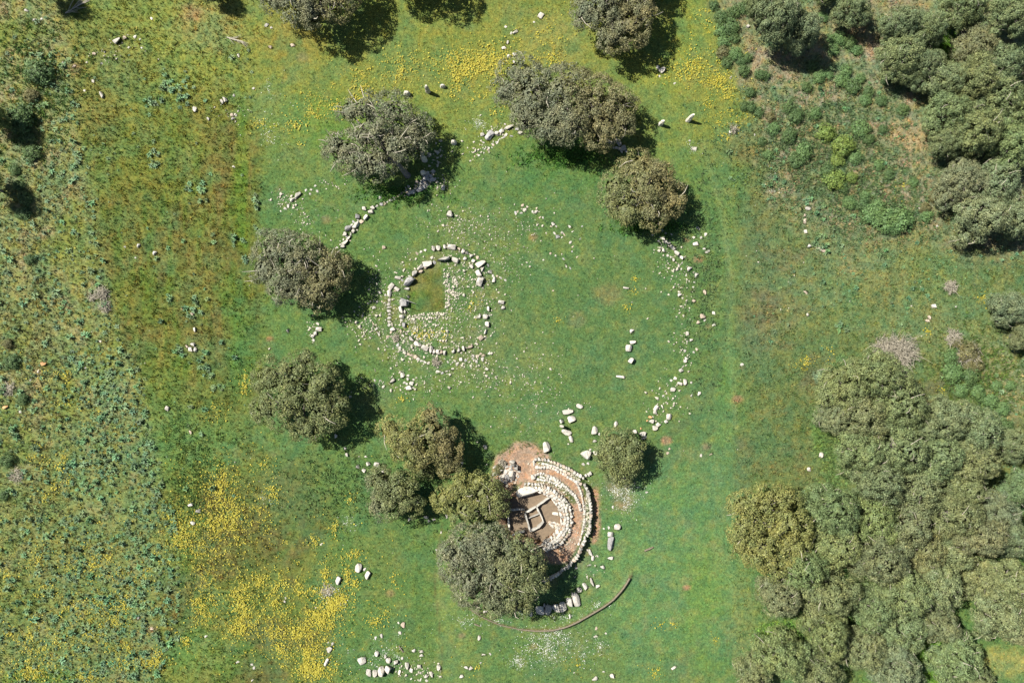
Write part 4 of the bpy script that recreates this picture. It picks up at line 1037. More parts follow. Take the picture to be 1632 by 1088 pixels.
def trunk_np(lobes, seed, hgt, base=(0, 0), twigs=0):
    r = np.random.default_rng(seed)
    L = np.array(lobes, float)
    cx, cy = L[:, 0].mean() * .3, L[:, 1].mean() * .3
    fork = np.array([cx + base[0] * .3, cy + base[1] * .3, hgt * .32])
    rt = .09 * hgt ** .9 * .6
    parts = [tube([(base[0], base[1], -.25), (base[0] * .85 + cx * .2, base[1] * .85 + cy * .2, hgt * .1), tuple(fork)], [rt * 1.45, rt * 1.05, rt * .85], 9)]
    for (x, y, z, rx, ry, rz) in L:
        mid = (fork + np.array([x, y, z])) / 2 + np.array([0, 0, .15]) + r.normal(0, .15, 3)
        parts.append(tube([fork, mid, (x, y, z)], [rt * .6, rt * .42, rt * .2], 6))
        for q in range(4):
            u = r.normal(size=3); u[2] = abs(u[2]); u /= np.linalg.norm(u)
            e = np.array([x, y, z]) + u * (rx, ry, rz) * .95
            parts.append(tube([(x, y, z), (np.array([x, y, z]) + e) / 2 + r.normal(0, .12, 3), e], [rt * .2, rt * .12, rt * .05], 4))
    V, F = join(parts)
    return V, F
def twig_np(lobes, seed, n):
    """bare pale twig tips that stick out of the leaves"""
    r = np.random.default_rng(seed + 5); L = np.array(lobes, float); parts = []
    for i in range(n):
        x, y, z, rx, ry, rz = L[r.integers(len(L))]
        u = r.normal(size=3); u[2] = abs(u[2]) * 1.2 + .2; u /= np.linalg.norm(u)
        p = np.array([x, y, z]) + u * (rx, ry, rz) * .98
        a = r.normal(size=3) * (1, 1, .35); a /= np.linalg.norm(a)
        l = r.uniform(.5, 1.4)
        parts.append(tube([p - u * .4 - a * l * .4, p + u * .22, p + u * .42 + a * l * .6], [.055, .04, .015], 4))
    return join(parts)

def lobes_from_px(px_lobes, hgt, flat=.8):
    """photo circles -> lobes in the world, taking the height parallax out"""
    out = []
    rm = max(l[2] for l in px_lobes)
    cx = sum(l[0] * l[2] for l in px_lobes) / sum(l[2] for l in px_lobes); cy = sum(l[1] * l[2] for l in px_lobes) / sum(l[2] for l in px_lobes)
    ext = max(math.hypot(l[0] - cx, l[1] - cy) + l[2] * .5 for l in px_lobes)
    for (x, y, rr) in px_lobes:
        d_ = math.hypot(x - cx, y - cy) / ext
        r_m = rr / PPM
        top = hgt * (1 - .38 * d_ ** 2) * random.uniform(.94, 1.04)
        rz = min(r_m * flat, top * .5)
        z = max(top - rz, rz * .55 + .3)
        k = 1 - z / H
        wx, wy = W(x, y)
        out.append((wx * k, wy * k, z, r_m * k, r_m * k, rz))
    return out

def make_tree(px_lobes, hgt, label, tint='olive', leaf=.165, dens=1.0, sparse=0, clump=(.26, .6), trunk=None, twigs=0, group='oaks standing singly in the meadow', split=None, name='oak_tree'):
    L = lobes_from_px(px_lobes, hgt)
    sw = sum(l[3] for l in L)
    bx = sum(l[0] * l[3] for l in L) / sw; by = sum(l[1] * l[3] for l in L) / sw
    if trunk: bx, by = W(*trunk)
    ppx, ppy = bx * PPM + CX, CY - by * PPM
    root = empty(name, (bx, by, ghs(ppx, ppy)))
    tag(root, label, 'tree', group)
    seed = int(px_lobes[0][0] * 3 + px_lobes[0][1] * 7) % 99991
    rel = [(l[0] - bx, l[1] - by) + tuple(l[2:]) for l in L]
    V, F, C = crown_np(rel, seed, leaf, dens, clump, sparse)
    C = C * (lin(LC[tint]) / GL)
    if split:      # a second foliage tone over one side
        col2, ang, off = split
        w_ = V[:, 0] * math.cos(math.radians(ang)) + V[:, 1] * math.sin(math.radians(ang)) + np.sin(V[:, 0] * 2.1 + V[:, 1]) * .9
        m = sst(off - 2.2, off + 2.2, w_)[:, None] * .8
        C = C * (1 - m) + C / (lin(LC[tint]) / GL) * (lin(LC[col2]) / GL) * m
    o = link('crown', mesh_np('crown', V, F, M_LEAF, C), root)
    V, F = trunk_np(rel, seed, hgt)
    link('trunk', mesh_np('trunk', V, F, M_BARK, None, True), root)
    if twigs:
        V, F = twig_np(rel, seed, twigs)
        t = link('twigs', mesh_np('twigs', V, F, M_TWIG), root); t['kind'] = 'stuff'
    return root

make_tree([(440, -4, 24), (478, 0, 38), (528, -4, 42), (497, 22, 20), (555, -20, 30)], 6.4, 'brownish grey oak cut by the top edge with its round shadow to the right', 'grey', twigs=8, split=('brown', 0, 0))
make_tree([(640, -44, 34), (680, -50, 38), (665, -70, 34)], 6.5, 'oak beyond the top edge, only its dark shadow reaching in', 'olive')
make_tree([(934, 22, 25), (962, 8, 38), (1002, 42, 34), (1008, 2, 34), (975, 62, 20), (950, -20, 30), (1020, 20, 24)], 6.2, 'tall dark oak at the top with yellow flowers right of its shadow', 'grey', twigs=10, split=('brown', -20, .5))
make_tree([(1020, -35, 24), (1040, -38, 22)], 5, 'oak beyond the top edge next to the tall dark oak', 'olive')
make_tree([(585, 178, 32), (556, 178, 18), (625, 180, 34), (660, 205, 30), (655, 228, 28), (552, 242, 32), (535, 232, 18), (598, 258, 30), (628, 238, 30), (576, 262, 20), (580, 218, 18), (600, 208, 16)], 6.6,
          'sparse grey oak with gaps in its crown and a visible trunk', 'grey', dens=.8, sparse=.22, clump=(.35, .6), trunk=(650, 280), twigs=70)
make_tree([(828, 124, 36), (806, 146, 22), (852, 150, 42), (900, 148, 44), (945, 162, 44), (980, 170, 34), (905, 195, 36), (955, 205, 34), (842, 186, 26), (875, 205, 24), (990, 195, 20)], 6.4,
          'widest oak, long crown spanning the top of the big ring', 'grey', twigs=12, split=('brown', 0, .6))
make_tree([(1015, 266, 26), (984, 300, 29), (1030, 296, 40), (1064, 316, 30), (998, 336, 22), (1040, 340, 25), (976, 322, 18), (1050, 275, 20)], 5.8, 'round brown oak sitting on the ring\'s north-east side', 'brown', twigs=14, split=('olive', 200, .5))
make_tree([(440, 400, 36), (424, 428, 26), (478, 418, 44), (520, 434, 36), (505, 466, 28), (458, 455, 32), (535, 425, 22)], 5.8, 'two-toned oak, grey left half and rusty brown right half', 'grey', twigs=40, split=('brown', -15, .8))
make_tree([(432, 602, 30), (470, 600, 34), (510, 612, 34), (460, 645, 42), (515, 655, 36), (490, 680, 24), (425, 650, 22), (538, 640, 16), (485, 572, 14)], 6.3, 'dark green oak casting a broad shadow west of the olive oak', 'olive', twigs=8)
make_tree([(622, 684, 20), (652, 700, 30), (688, 690, 36), (665, 722, 24), (708, 712, 28), (716, 742, 18), (684, 664, 18), (640, 715, 16)], 5.6, 'yellowish olive oak at the tomb\'s upper left', 'brown', split=('yellow', 180, -.5), twigs=6)
make_tree([(672, 748, 15), (660, 745, 11), (683, 752, 10)], 2.6, 'low pale sapling tucked under the olive oak\'s lower edge', 'olive', clump=(.3, .5), dens=.8)
make_tree([(606, 764, 22), (640, 782, 28), (618, 802, 26), (600, 806, 14), (655, 800, 22), (612, 778, 18)], 5.0, 'small bushy oak with its own dark shadow between olive oak and large oak', 'olive', split=('grey', 200, 1))
make_tree([(736, 778, 26), (770, 784, 28), (710, 796, 20), (745, 812, 28), (788, 800, 24), (762, 768, 14)], 4.7, 'bright olive oak overhanging the chamber\'s left end', 'yellow', twigs=6, split=('olive', -60, .5))
make_tree([(752, 868, 36), (735, 896, 34), (782, 868, 34), (828, 888, 36), (800, 925, 42), (752, 930, 32), (845, 925, 26), (842, 900, 28), (785, 955, 26), (825, 955, 22), (720, 880, 20)], 6.8, 'large oak covering the tomb\'s lower left', 'grey', twigs=16, split=('olive', -10, .6))
make_tree([(990, 712, 27), (972, 728, 22), (1004, 728, 24), (988, 746, 24), (978, 705, 20), (1008, 712, 18), (962, 725, 14)], 4.6, 'small round oak standing alone right of the tomb', 'olive')
make_tree([(1222, 808, 36), (1188, 840, 30), (1258, 836, 34), (1215, 872, 36), (1260, 872, 30), (1232, 898, 24), (1185, 805, 22), (1250, 800, 26), (1182, 870, 18)], 6.2, 'lone yellow-green oak left of the wood', 'yellow', twigs=10, group='oaks at the edge of the wood')

# wood: shared crowns, one tree each
PROTO = []
def proto(seed, leaf=.17):
    r = random.Random(seed); L = []
    n = r.randint(7, 9)
    L.append((0, 0, 4.3, 2.3, 2.3, 1.7))
    for i in range(n):
        a = 2 * math.pi * i / n + r.uniform(-.25, .25); d_ = r.uniform(1.9, 2.8); q = r.uniform(1.15, 1.7)
        z = r.uniform(2.0, 3.7)
        L.append((math.cos(a) * d_, math.sin(a) * d_, z, q, q, q * .8))
    V, F, C = crown_np(L, seed, leaf, .95, (.3, .62))
    C = C * (lin(LC['olive']) / GL)
    cm = mesh_np('crown', V, F, M_LEAF, C)
    V, F = trunk_np(L, seed, 5.8)
    tm = mesh_np('trunk', V, F, M_BARK, None, True)
    V, F = twig_np(L, seed, 14)
    wm = mesh_np('twigs', V, F, M_TWIG)
    return cm, tm, wm
for sd in range(7): PROTO.append(proto(40 + sd))
TT = {'olive': (1, 1, 1, 1), 'yellow': (1.08, 1.06, .95, 1), 'brown': (1.08, .98, 1.04, 1), 'grey': (1.0, 1.02, 1.3, 1), 'green': (.90, 1.02, 1.1, 1), 'dark': (.66, .82, .76, 1), 'blue': (.80, .96, 1.2, 1), 'mix': (1.02, 1.02, 1.06, 1), 'pale': (1.22, 1.26, 1.25, 1)}
def forest_tree(px, py, r_px, tint, label, i, hgt=5.6, group='oaks in the wood', twig=True):
    """px, py: where the crown's middle shows in the photo"""
    k = 1 - hgt * .7 / H
    x, y = W(px, py); x *= k; y *= k
    sx = r_px / PPM * k / 3.92
    root = empty('oak_tree', (x, y, ghs(x * PPM + CX, CY - y * PPM)), random.uniform(0, 6.28))
    root.scale = (sx * random.uniform(.9, 1.06), sx * random.uniform(.9, 1.06), hgt / 6.0 * random.uniform(.88, 1.25))
    cm, tm, wm = PROTO[i % len(PROTO)]
    c = link('crown', cm, root); c.color = tuple((.45 + .55 * v) * random.uniform(.93, 1.07) * (1.20, 1.24, 1.38)[q] for q, v in enumerate(TT[tint][:3])) + (1,)
    link('trunk', tm, root)
    if twig:
        t = link('twigs', wm, root); t['kind'] = 'stuff'
    tag(root, label, 'tree', group)
FT = [
    # north-east
    (1240, 30, 42, 'grey', 'grey oak at the top with a deep shadow over the scrub', 6.6), (1282, 48, 32, 'grey', 'smaller grey oak joined to the right of the deep-shadowed grey oak', 5.6), (1215, 5, 24, 'grey', 'slim grey oak left of the deep-shadowed grey oak at the top', 5),
    (1368, 8, 30, 'blue', 'small oak at the top edge between two clearings', 5.6), (1322, -18, 22, 'dark', 'dark bush-like oak touching the top edge', 4.2),
    (1440, 35, 34, 'green', 'upper left lobe tree of the green pair beside the bright strip', 5.6), (1482, 45, 32, 'green', 'upper right tree of the green pair beside the bright strip', 5.6), (1445, 85, 40, 'green', 'grey-green oak with a dark wedge of shadow beneath it', 6),
    (1478, 100, 32, 'blue', 'bluish oak right of the wedge-shaped shadow', 5.6), (1545, 8, 40, 'dark', 'dark oak on the top edge near the corner', 5.4), (1605, 30, 36, 'green', 'green oak in the top right corner', 5.6), (1632, -10, 34, 'green', 'oak filling the very top right corner', 5.4),
    (1515, 125, 38, 'green', 'oak on the left rim of the north-eastern wood', 5.4), (1560, 75, 38, 'brown', 'reddish-topped oak on the upper rim of the north-eastern wood', 4.6), (1605, 95, 42, 'green', 'oak below the top right corner tree', 5.4), (1555, 130, 40, 'olive', 'oak in the middle of the north-eastern wood', 5.6),
    (1600, 155, 46, 'olive', 'broad olive oak in the right of the north-eastern wood', 5.8), (1520, 175, 42, 'green', 'oak bulging into the dry clearing', 5.4), (1560, 205, 46, 'olive', 'olive oak at the foot of the north-eastern wood', 5.8), (1612, 225, 44, 'green', 'oak at the right edge above the silvery oaks', 5.6),
    (1515, 222, 30, 'olive', 'small oak at the lower left of the north-eastern wood', 4.6), (1640, 180, 40, 'olive', 'oak half cut by the right edge in the upper wood', 5.6),
    (1540, 288, 42, 'grey', 'silvery oak, upper left of the bare-twigged trio', 5.4), (1598, 290, 44, 'grey', 'silvery oak, upper right of the bare-twigged trio', 5.4), (1572, 345, 46, 'grey', 'silvery oak, lowest of the bare-twigged trio', 5.6), (1628, 345, 38, 'grey', 'silvery oak cut by the right edge', 5.2),
    (1622, 492, 34, 'grey', 'grey-green oak alone at the right edge halfway down', 5.4), (1640, 535, 26, 'green', 'small oak below the lone right-edge oak', 4.6),
    # wood, south-east
    (1352, 620, 46, 'yellow', 'yellowish oak at the wood\'s top left shoulder', 5.8), (1400, 600, 46, 'yellow', 'yellowish oak on the wood\'s northern tip', 6), (1440, 645, 50, 'yellow', 'yellow-green oak behind the bare bush', 6.2), (1380, 660, 52, 'mix', 'broad oak inside the wood\'s upper left', 6.2),
    (1335, 665, 30, 'grey', 'greyish small oak on the wood\'s left rim', 4.8), (1505, 670, 44, 'grey', 'grey-green oak on the wood\'s upper right', 5.6), (1560, 690, 46, 'green', 'green oak at the wood\'s right corner', 5.8), (1555, 735, 42, 'brown', 'brownish oak on the wood\'s right rim above the dark shadow', 5.8),
    (1500, 725, 48, 'mix', 'oak near the wood\'s centre right', 6.2), (1440, 715, 48, 'mix', 'oak near the wood\'s centre', 6.2), (1370, 720, 42, 'green', 'oak on the wood\'s left rim above the bright nettles', 5.4), (1545, 780, 36, 'mix', 'oak above the wood\'s right notch', 5.6),
    (1400, 765, 46, 'mix', 'oak in the waist of the wood', 6), (1330, 810, 44, 'green', 'oak filling between the wood and the lone yellow-green oak', 5.6), (1470, 780, 48, 'mix', 'oak in the middle of the wood\'s lower half', 6.2), (1395, 825, 46, 'yellow', 'yellowish oak right of the lone oak\'s shadow', 6),
    (1525, 820, 42, 'mix', 'oak left of the bluish oaks', 6), (1450, 840, 48, 'mix', 'oak above the wood\'s dark seam', 6), (1340, 870, 44, 'mix', 'oak below the lone yellow-green oak\'s right side', 5.8), (1560, 850, 42, 'brown', 'brown-tinged oak over the right gully shadow', 6),
    (1400, 890, 44, 'mix', 'oak at the head of the wood\'s dark notch', 6), (1480, 880, 44, 'brown', 'reddish oak at the wood\'s lower middle', 6), (1530, 885, 36, 'mix', 'oak on the rim over the gully', 5.6), (1280, 905, 42, 'yellow', 'yellowish oak below the lone yellow-green oak', 5.6),
    (1320, 945, 48, 'brown', 'rusty oak left of the wood\'s dark notch', 6), (1245, 950, 40, 'grey', 'grey oak at the wood\'s lower left rim', 5), (1440, 945, 46, 'yellow', 'yellow-topped oak in the lower wood', 6), (1500, 940, 44, 'mix', 'oak beside the lower gully', 5.8),
    (1395, 970, 38, 'grey', 'greyish oak right of the wood\'s dark notch', 5.2), (1320, 1005, 40, 'yellow', 'yellowish oak above the bottom left gap of the wood', 5.4), (1450, 1005, 46, 'grey', 'grey oak in the lower middle of the wood', 5.6), (1505, 1000, 36, 'green', 'green oak at the end of the gully', 5.2),
    (1385, 1040, 42, 'brown', 'purplish brown oak near the bottom of the wood', 5.6), (1250, 1045, 46, 'yellow', 'yellowish oak at the wood\'s bottom left', 5.8), (1205, 1075, 36, 'mix', 'oak spilling onto the meadow at the bottom', 5), (1310, 1070, 40, 'mix', 'oak on the bottom edge beside the bright gap', 5.4),
    (1435, 1075, 42, 'grey', 'grey oak on the bottom edge', 5.4), (1530, 1055, 46, 'olive', 'olive oak at the bottom right clearing', 5.4), (1560, 1085, 26, 'green', 'small oak on the bottom edge near the clearing', 4.4),
    (1600, 820, 38, 'blue', 'bluish green oak on the right edge above the gully', 5.4), (1618, 860, 38, 'blue', 'bluish green oak, lower one on the right edge', 5.4), (1628, 780, 30, 'blue', 'bluish oak cut by the right edge near the notch', 5), (1620, 710, 28, 'green', 'small green oak at the right edge beside scrub', 4.2),
    (1575, 930, 38, 'pale', 'pale green oak across the gully, upper left one', 5.2), (1615, 930, 40, 'pale', 'pale oak with white rocks beneath on the right edge', 5.4), (1590, 980, 44, 'pale', 'pale green oak with bare twigs at the lower right', 5.6), (1630, 1000, 34, 'pale', 'pale oak cut by the lower right edge', 5.2),
    # left edge
    (-28, 182, 26, 'dark', 'dark oak cut by the left edge', 5.6), (-32, 294, 25, 'dark', 'dark oak beyond the left edge, its shadow reaching in', 5.4), (62, -22, 22, 'dark', 'dark small oak at the top left corner', 4.6), (335, -16, 18, 'dark', 'small dark oak touching the top edge left of centre', 3.6),
]
for i, (x, y, r_, tn, lab, h) in enumerate(FT):
    forest_tree(x, y, r_, tn, lab, i, h, 'oaks in the north-eastern wood' if y < 560 and x > 1100 else 'oaks at the picture edge' if x < 1000 else 'oaks in the south-eastern wood', True)

# ------------------------------------------------------------------ shrubs
SHR = []
for sd in range(5):
    r = random.Random(70 + sd)
    L = [(0, 0, .5, .7, .7, .55)] + [(math.cos(a) * .45, math.sin(a) * .45, .4, r.uniform(.35, .5), r.uniform(.35, .5), r.uniform(.35, .5)) for a in (0, 1.3, 2.5, 3.8, 5)]
    V, F, C = crown_np([(a * 2, b * 2, c * 2 + .5, d_ * 2, e * 2, f * 2) for a, b, c, d_, e, f in L], 70 + sd, .24, .7, (.35, .6))
    V = (V - (0, 0, .5)) / 2
    SHR.append(mesh_np('shrub', V, F, M_LEAF, C * (lin(LC['dark']) / GL)))
ST = {'d': (.82, .95, .8, 1), 'g': (1.1, 1.3, 1.1, 1), 'y': (1.55, 1.5, .85, 1), 'b': (1.5, 1.0, 1.05, 1), 's': (1.6, 1.5, 1.9, 1)}
def shrubs(items, where, axis='y', noun='mastic shrub'):
    its = sorted(items, key=lambda t: t[0] if axis == 'x' else t[1]); n = len(its)
    words_ = {'d': 'dark green', 'g': 'green', 'y': 'yellow-green', 'b': 'brownish', 's': 'silvery'}
    for i, (x, y, r_, tn) in enumerate(its):
        h = min(1.8, r_ / PPM * random.uniform(.8, 1.05)); k = 1 - h * .6 / H
        wx, wy = W(x, y); wx *= k; wy *= k
        o = link('shrub', random.choice(SHR)); o.location = (wx, wy, ghs(x, y) - .05); o.rotation_euler = (0, 0, random.uniform(0, 6.28))
        s = r_ / PPM / 1.0
        o.scale = (s * random.uniform(.9, 1.1), s * random.uniform(.9, 1.1), h * .95)
        o.color = ST[tn]
        side = 'left' if axis == 'x' else 'top'
        pos = f'{ORD[i]} from {side}' if i < n - 1 else ("rightmost" if axis == "x" else "lowest")
        tag(o, f'{words_[tn]} {noun}, {pos}, {where}' if n > 1 else f'{words_[tn]} {noun} {where}', 'shrub', 'shrubs ' + where)
shrubs([(60, 115, 25, 'd'), (48, 150, 13, 'b'), (28, 185, 24, 'd'), (47, 220, 11, 'd'), (48, 244, 16, 'd'), (22, 270, 10, 'd'), (28, 295, 10, 'd'), (38, 316, 13, 'd'), (36, 340, 13, 'd'), (24, 272, 8, 'd')], 'in the file near the left edge')
shrubs([(47, 413, 10, 'd'), (15, 577, 14, 'd'), (36, 636, 10, 'd'), (8, 733, 14, 'd'), (5, 790, 9, 'd'), (12, 548, 10, 'b')], 'spaced down the far left margin')
shrubs([(1138, 8, 10, 'd'), (1150, 25, 13, 'd'), (1165, 42, 15, 'd'), (1150, 48, 12, 'g'), (1172, 18, 12, 'd'), (1190, 10, 14, 'd'), (1208, 5, 12, 'd'), (1172, 60, 10, 'd'), (1155, 66, 12, 'g'), (1152, 82, 12, 'b'), (1172, 85, 13, 'g'), (1160, 98, 11, 'd'), (1182, 95, 10, 'd')], 'in the top strip of scrub beside the flowers')
shrubs([(1186, 112, 12, 'd'), (1196, 147, 10, 'd'), (1193, 92, 9, 'd'), (1212, 118, 10, 'd'), (1222, 120, 9, 'd'), (1187, 168, 9, 'd'), (1198, 170, 9, 'd'), (1210, 178, 9, 'd'), (1215, 225, 9, 'd'), (1228, 185, 9, 'b'), (1234, 205, 11, 'g'), (1225, 247, 10, 'g')], 'below the top strip of scrub')
shrubs([(1295, 105, 10, 'd'), (1308, 122, 11, 'g'), (1286, 138, 10, 'd'), (1322, 118, 9, 'g'), (1340, 60, 12, 'g'), (1330, 78, 10, 'g'), (1355, 68, 12, 'd'), (1365, 80, 11, 'g'), (1312, 28, 10, 'g'), (1325, 60, 9, 'g')], 'below the deep-shadowed grey oak', 'x')
shrubs([(1342, 128, 12, 'g'), (1360, 138, 14, 'd'), (1372, 125, 10, 'g'), (1385, 145, 10, 'd'), (1405, 160, 10, 'd'), (1440, 175, 11, 'd'), (1350, 112, 11, 'g'), (1380, 158, 10, 'g'), (1412, 128, 9, 'd')], 'strung across the middle of the dry clearing', 'x')
shrubs([(1258, 170, 11, 'd'), (1270, 185, 13, 'd'), (1300, 180, 11, 'g'), (1258, 215, 14, 'd'), (1282, 240, 16, 'g'), (1270, 255, 13, 'd'), (1318, 210, 17, 'y'), (1345, 230, 20, 'y'), (1335, 255, 12, 'y'), (1372, 205, 18, 'g'), (1365, 250, 13, 'g'), (1385, 220, 11, 'd'), (1408, 205, 9, 'd'), (1402, 262, 10, 'g')], 'in the dense lower part of the clearing')
shrubs([(1330, 285, 20, 'y'), (1318, 272, 14, 'd'), (1358, 282, 11, 'y'), (1345, 300, 10, 'd'), (1355, 322, 12, 'g'), (1375, 325, 12, 'd'), (1380, 312, 9, 'g')], 'in the clump above the long green bush', 'x')
shrubs([(1392, 340, 18, 'g'), (1412, 350, 22, 'g'), (1438, 348, 22, 'g'), (1400, 330, 13, 'g'), (1425, 362, 14, 'g'), (1478, 345, 12, 'g'), (1475, 330, 10, 'b'), (1490, 310, 12, 'b'), (1418, 278, 10, 'd'), (1456, 290, 9, 'g')], 'in and around the long green bush', 'x')
shrubs([(1515, 570, 14, 'g'), (1520, 595, 18, 'g'), (1550, 600, 16, 'd'), (1535, 622, 14, 'g'), (1560, 625, 14, 'g'), (1545, 560, 20, 'b'), (1555, 580, 16, 'b'), (1525, 545, 10, 'b'), (1580, 640, 14, 'g'), (1600, 650, 13, 'g'), (1605, 680, 14, 'd'), (1590, 615, 9, 'g'), (1612, 615, 9, 'g')], 'behind the wood\'s upper right side')
shrubs([(1500, 1055, 13, 's'), (1488, 1040, 12, 's'), (1478, 1062, 11, 'g'), (1345, 1010, 11, 'g')], 'in the gaps of the lower wood', 'x')
shrubs([(1310, 602, 14, 's'), (1325, 588, 12, 'g'), (1345, 575, 12, 'g')], 'at the northern foot of the wood', 'x')
shrubs([(795, 748, 9, 'b'), (780, 725, 8, 'g')], 'left of the tomb entrance', 'x')

# bare twiggy bushes
def bare_bush(px, py, r_px, label, n=170, mat=None, hk=.9):
    r = np.random.default_rng(int(px)); R = r_px / PPM; parts = []
    for i in range(n):
        u = r.normal(size=3); u[2] = abs(u[2]) * .8 + .15; u /= np.linalg.norm(u)
        st = np.array([r.normal(0, R * .25), r.normal(0, R * .25), .0]); e = st * .5 + u * R * (1, 1, hk) * r.uniform(.6, 1.1)
        m = (st + e) / 2 + r.normal(0, R * .1, 3)
        parts.append(tube([st, m, e], [.035, .024, .01], 3))
        for q in range(2):
            a = m * .4 + e * .6; b = a + r.normal(size=3) * R * .25
            parts.append(tube([a, (a + b) / 2 + r.normal(0, .03, 3), b], [.018, .014, .008], 3))
    V, F = join(parts)
    o = link('bare_bush', mesh_np('bare_bush', V, F, mat or M_TWIG))
    k = 1 - R * .5 / H; x, y = W(px, py); o.location = (x * k, y * k, ghs(px, py))
    tag(o, label, 'bush')
bare_bush(1436, 562, 31, 'pale leafless tree-like bush at the north side of the wood', 330)
bare_bush(1410, 555, 20, 'smaller leafless bush leaning against the pale leafless one', 120)
bare_bush(1545, 565, 20, 'purplish bare bush over the green shrubs beside the wood', 150)
bare_bush(160, 468, 13, 'upper bare grey bush in the thistle field', 110)
bare_bush(166, 488, 11, 'lower bare grey bush in the thistle field', 90)
bare_bush(146, 474, 8, 'lowest-growing bare grey twigs at the thistle field bushes\' left', 60)
bare_bush(1517, 457, 12, 'lone grey bare bush in the eastern thistle meadow', 110)
bare_bush(1522, 538, 15, 'bare grey bush near the right edge above the green shrubs', 120)
bare_bush(695, 577, 8, 'brown thorny bush on the small ring\'s lower kerb', 90)
bare_bush(630, 538, 7, 'small brown thorny bush on the ring\'s lower left', 70)
bare_bush(1170, 205, 9, 'thin bare sapling east of the leaning standing stone', 40, hk=1.6)
bare_bush(1540, 95, 12, 'bare pale bush between the north-eastern oaks', 90)
bare_bush(520, 942, 12, 'dry grey bush right above the dense yellow flowers', 60, hk=.3)
bare_bush(800, 738, 8, 'dry brown bush at the left of the tomb entrance', 80)
bare_bush(10, 620, 14, 'bare grey bush on the left edge', 70, hk=.4)
bare_bush(22, 758, 14, 'bare grey twigs low on the left edge', 60, hk=.3)

# ------------------------------------------------------------------ thistles
def rosette(seed, n=13, up=.35):
    r = np.random.default_rng(seed); V = []; F = []
    for ring, (m, L, rise) in enumerate(((n, 1.0, up * .6), (n - 4, .62, up * 1.3))):
        for i in range(m):
            if r.random() < .15: continue
            a = 2 * math.pi * (i + r.uniform(-.6, .6)) / m; l = L * r.uniform(.5, 1.25)
            c, s = math.cos(a), math.sin(a); w = .13
            o = len(V)
            V += [(c * .05 - s * .04, s * .05 + c * .04, .02), (c * .05 + s * .04, s * .05 - c * .04, .02), (c * l * .55 + s * w, s * l * .55 - c * w, rise), (c * l * .55 - s * w, s * l * .55 + c * w, rise), (c * l, s * l, rise * .75)]
            F += [(o, o + 1, o + 2), (o, o + 2, o + 3), (o + 3, o + 2, o + 4)]
    return np.array(V), np.array(F)
ROS = [rosette(500 + i, 12 + i % 3, .4 + .06 * i) for i in range(5)]
M_THIS = leaf_material('thistle_leaves')
TC = lin((106, 138, 98)) / 1.12
def thistle_positions():
    P = []
    def field(n, fx, dens):
        k = 0
        while k < n:
            x = random.uniform(-10, 1640); y = random.uniform(-10, 1098)
            if not fx(x, y): continue
            nn = float(.65 * fbm(np.array([x]), np.array([y]), 26, 81)[0] + .35 * fbm(np.array([x]), np.array([y]), 90, 83)[0])
            if random.random() > sst(dens - .25, dens + .12, np.array(nn)): continue
            P.append((x, y, min(6.5, 1.5 + random.expovariate(1 / 1.4)) * (1 if x < 900 else .8))); k += 1
    field(1700, lambda x, y: x < xb_left(y) and y > 20 and not (x < 55 and y < 350 and random.random() < .7), .45)
    field(1150, lambda x, y: 100 < x < xb_left(y) + 4 and y > 560, .45)
    field(260, lambda x, y: 1225 < x < 1490 and 130 < y < 360, .45)
    field(170, lambda x, y: 1290 < x < 1632 and 380 < y < 500, .5)
    field(90, lambda x, y: 1180 < x < 1500 and 260 < y < 560, .5)
    field(60, lambda x, y: 1560 < x < 1632 and 550 < y < 760, .5)
    field(90, lambda x, y: xb_left(y) < x < 405 and 80 < y < 830, .5)
    field(60, lambda x, y: 1160 < x < 1260 and 150 < y < 300, .5)
    for cx, cy, n, s in [(285, 145, 22, 12), (243, 165, 10, 10), (245, 250, 10, 7), (275, 138, 6, 8), (310, 300, 7, 10), (325, 315, 5, 6), (372, 385, 5, 6), (392, 385, 3, 4), (390, 412, 4, 5), (272, 474, 3, 3), (315, 485, 8, 8), (305, 500, 6, 8), (330, 590, 12, 12),
                         (340, 615, 6, 8), (288, 562, 5, 6), (325, 568, 4, 5), (412, 318, 3, 3), (411, 332, 3, 3), (410, 360, 3, 3), (1315, 385, 14, 12), (1290, 325, 8, 10), (1340, 520, 5, 5)]:
        for i in range(n): P.append((random.gauss(cx, s), random.gauss(cy, s), random.uniform(3, 5.5)))
    return P
TP = thistle_positions()
TP = [p for p in TP if p[0] < 420 or p[0] > 1150]
def rosz(p): return p[2] * (1 if -5 < p[0] < 1637 and -5 < p[1] < 1093 else 0)
TP.sort(key=rosz, reverse=True)
ROSM = [mesh_np('thistle', v, f, M_THIS, np.tile(TC, (len(v), 1)) * rng.uniform(.85, 1.15, (len(v), 1))) for v, f in ROS]
for i, (px, py, r_) in enumerate(TP[:290]):
    o = link('thistle', ROSM[i % 5]); s = r_ / PPM * 1.1
    x, y = W(px, py); o.location = (x, y, ghs(px, py)); o.rotation_euler = (random.uniform(-.2, .2), random.uniform(-.2, .2), random.uniform(0, 6.28)); o.scale = (s, s, s * random.uniform(1.4, 2.3))
    v = random.uniform(.6, 1.35); o.color = (v * random.uniform(.8, 1.25), v, v * random.uniform(.8, 1.1), 1)
    reg = ('large blue-green thistle rosette in the thistle field on the left', 'large thistles of the left field') if px < 420 and px < float(xb_left(py)) + 6 else \
          ('blue-green thistle rosette dotting the olive strip right of the thistle field', 'thistles dotting the western strip') if px < 420 else \
          ('blue-green thistle rosette between the shrubs of the dry clearing', 'thistles in the dry clearing') if py < 370 else \
          ('blue-green thistle rosette in the meadow right of the eastern strip', 'thistles of the eastern meadow')
    tag(o, reg[0], 'thistle', reg[1])
VV = []; FF = []; CCc = []; o_ = 0
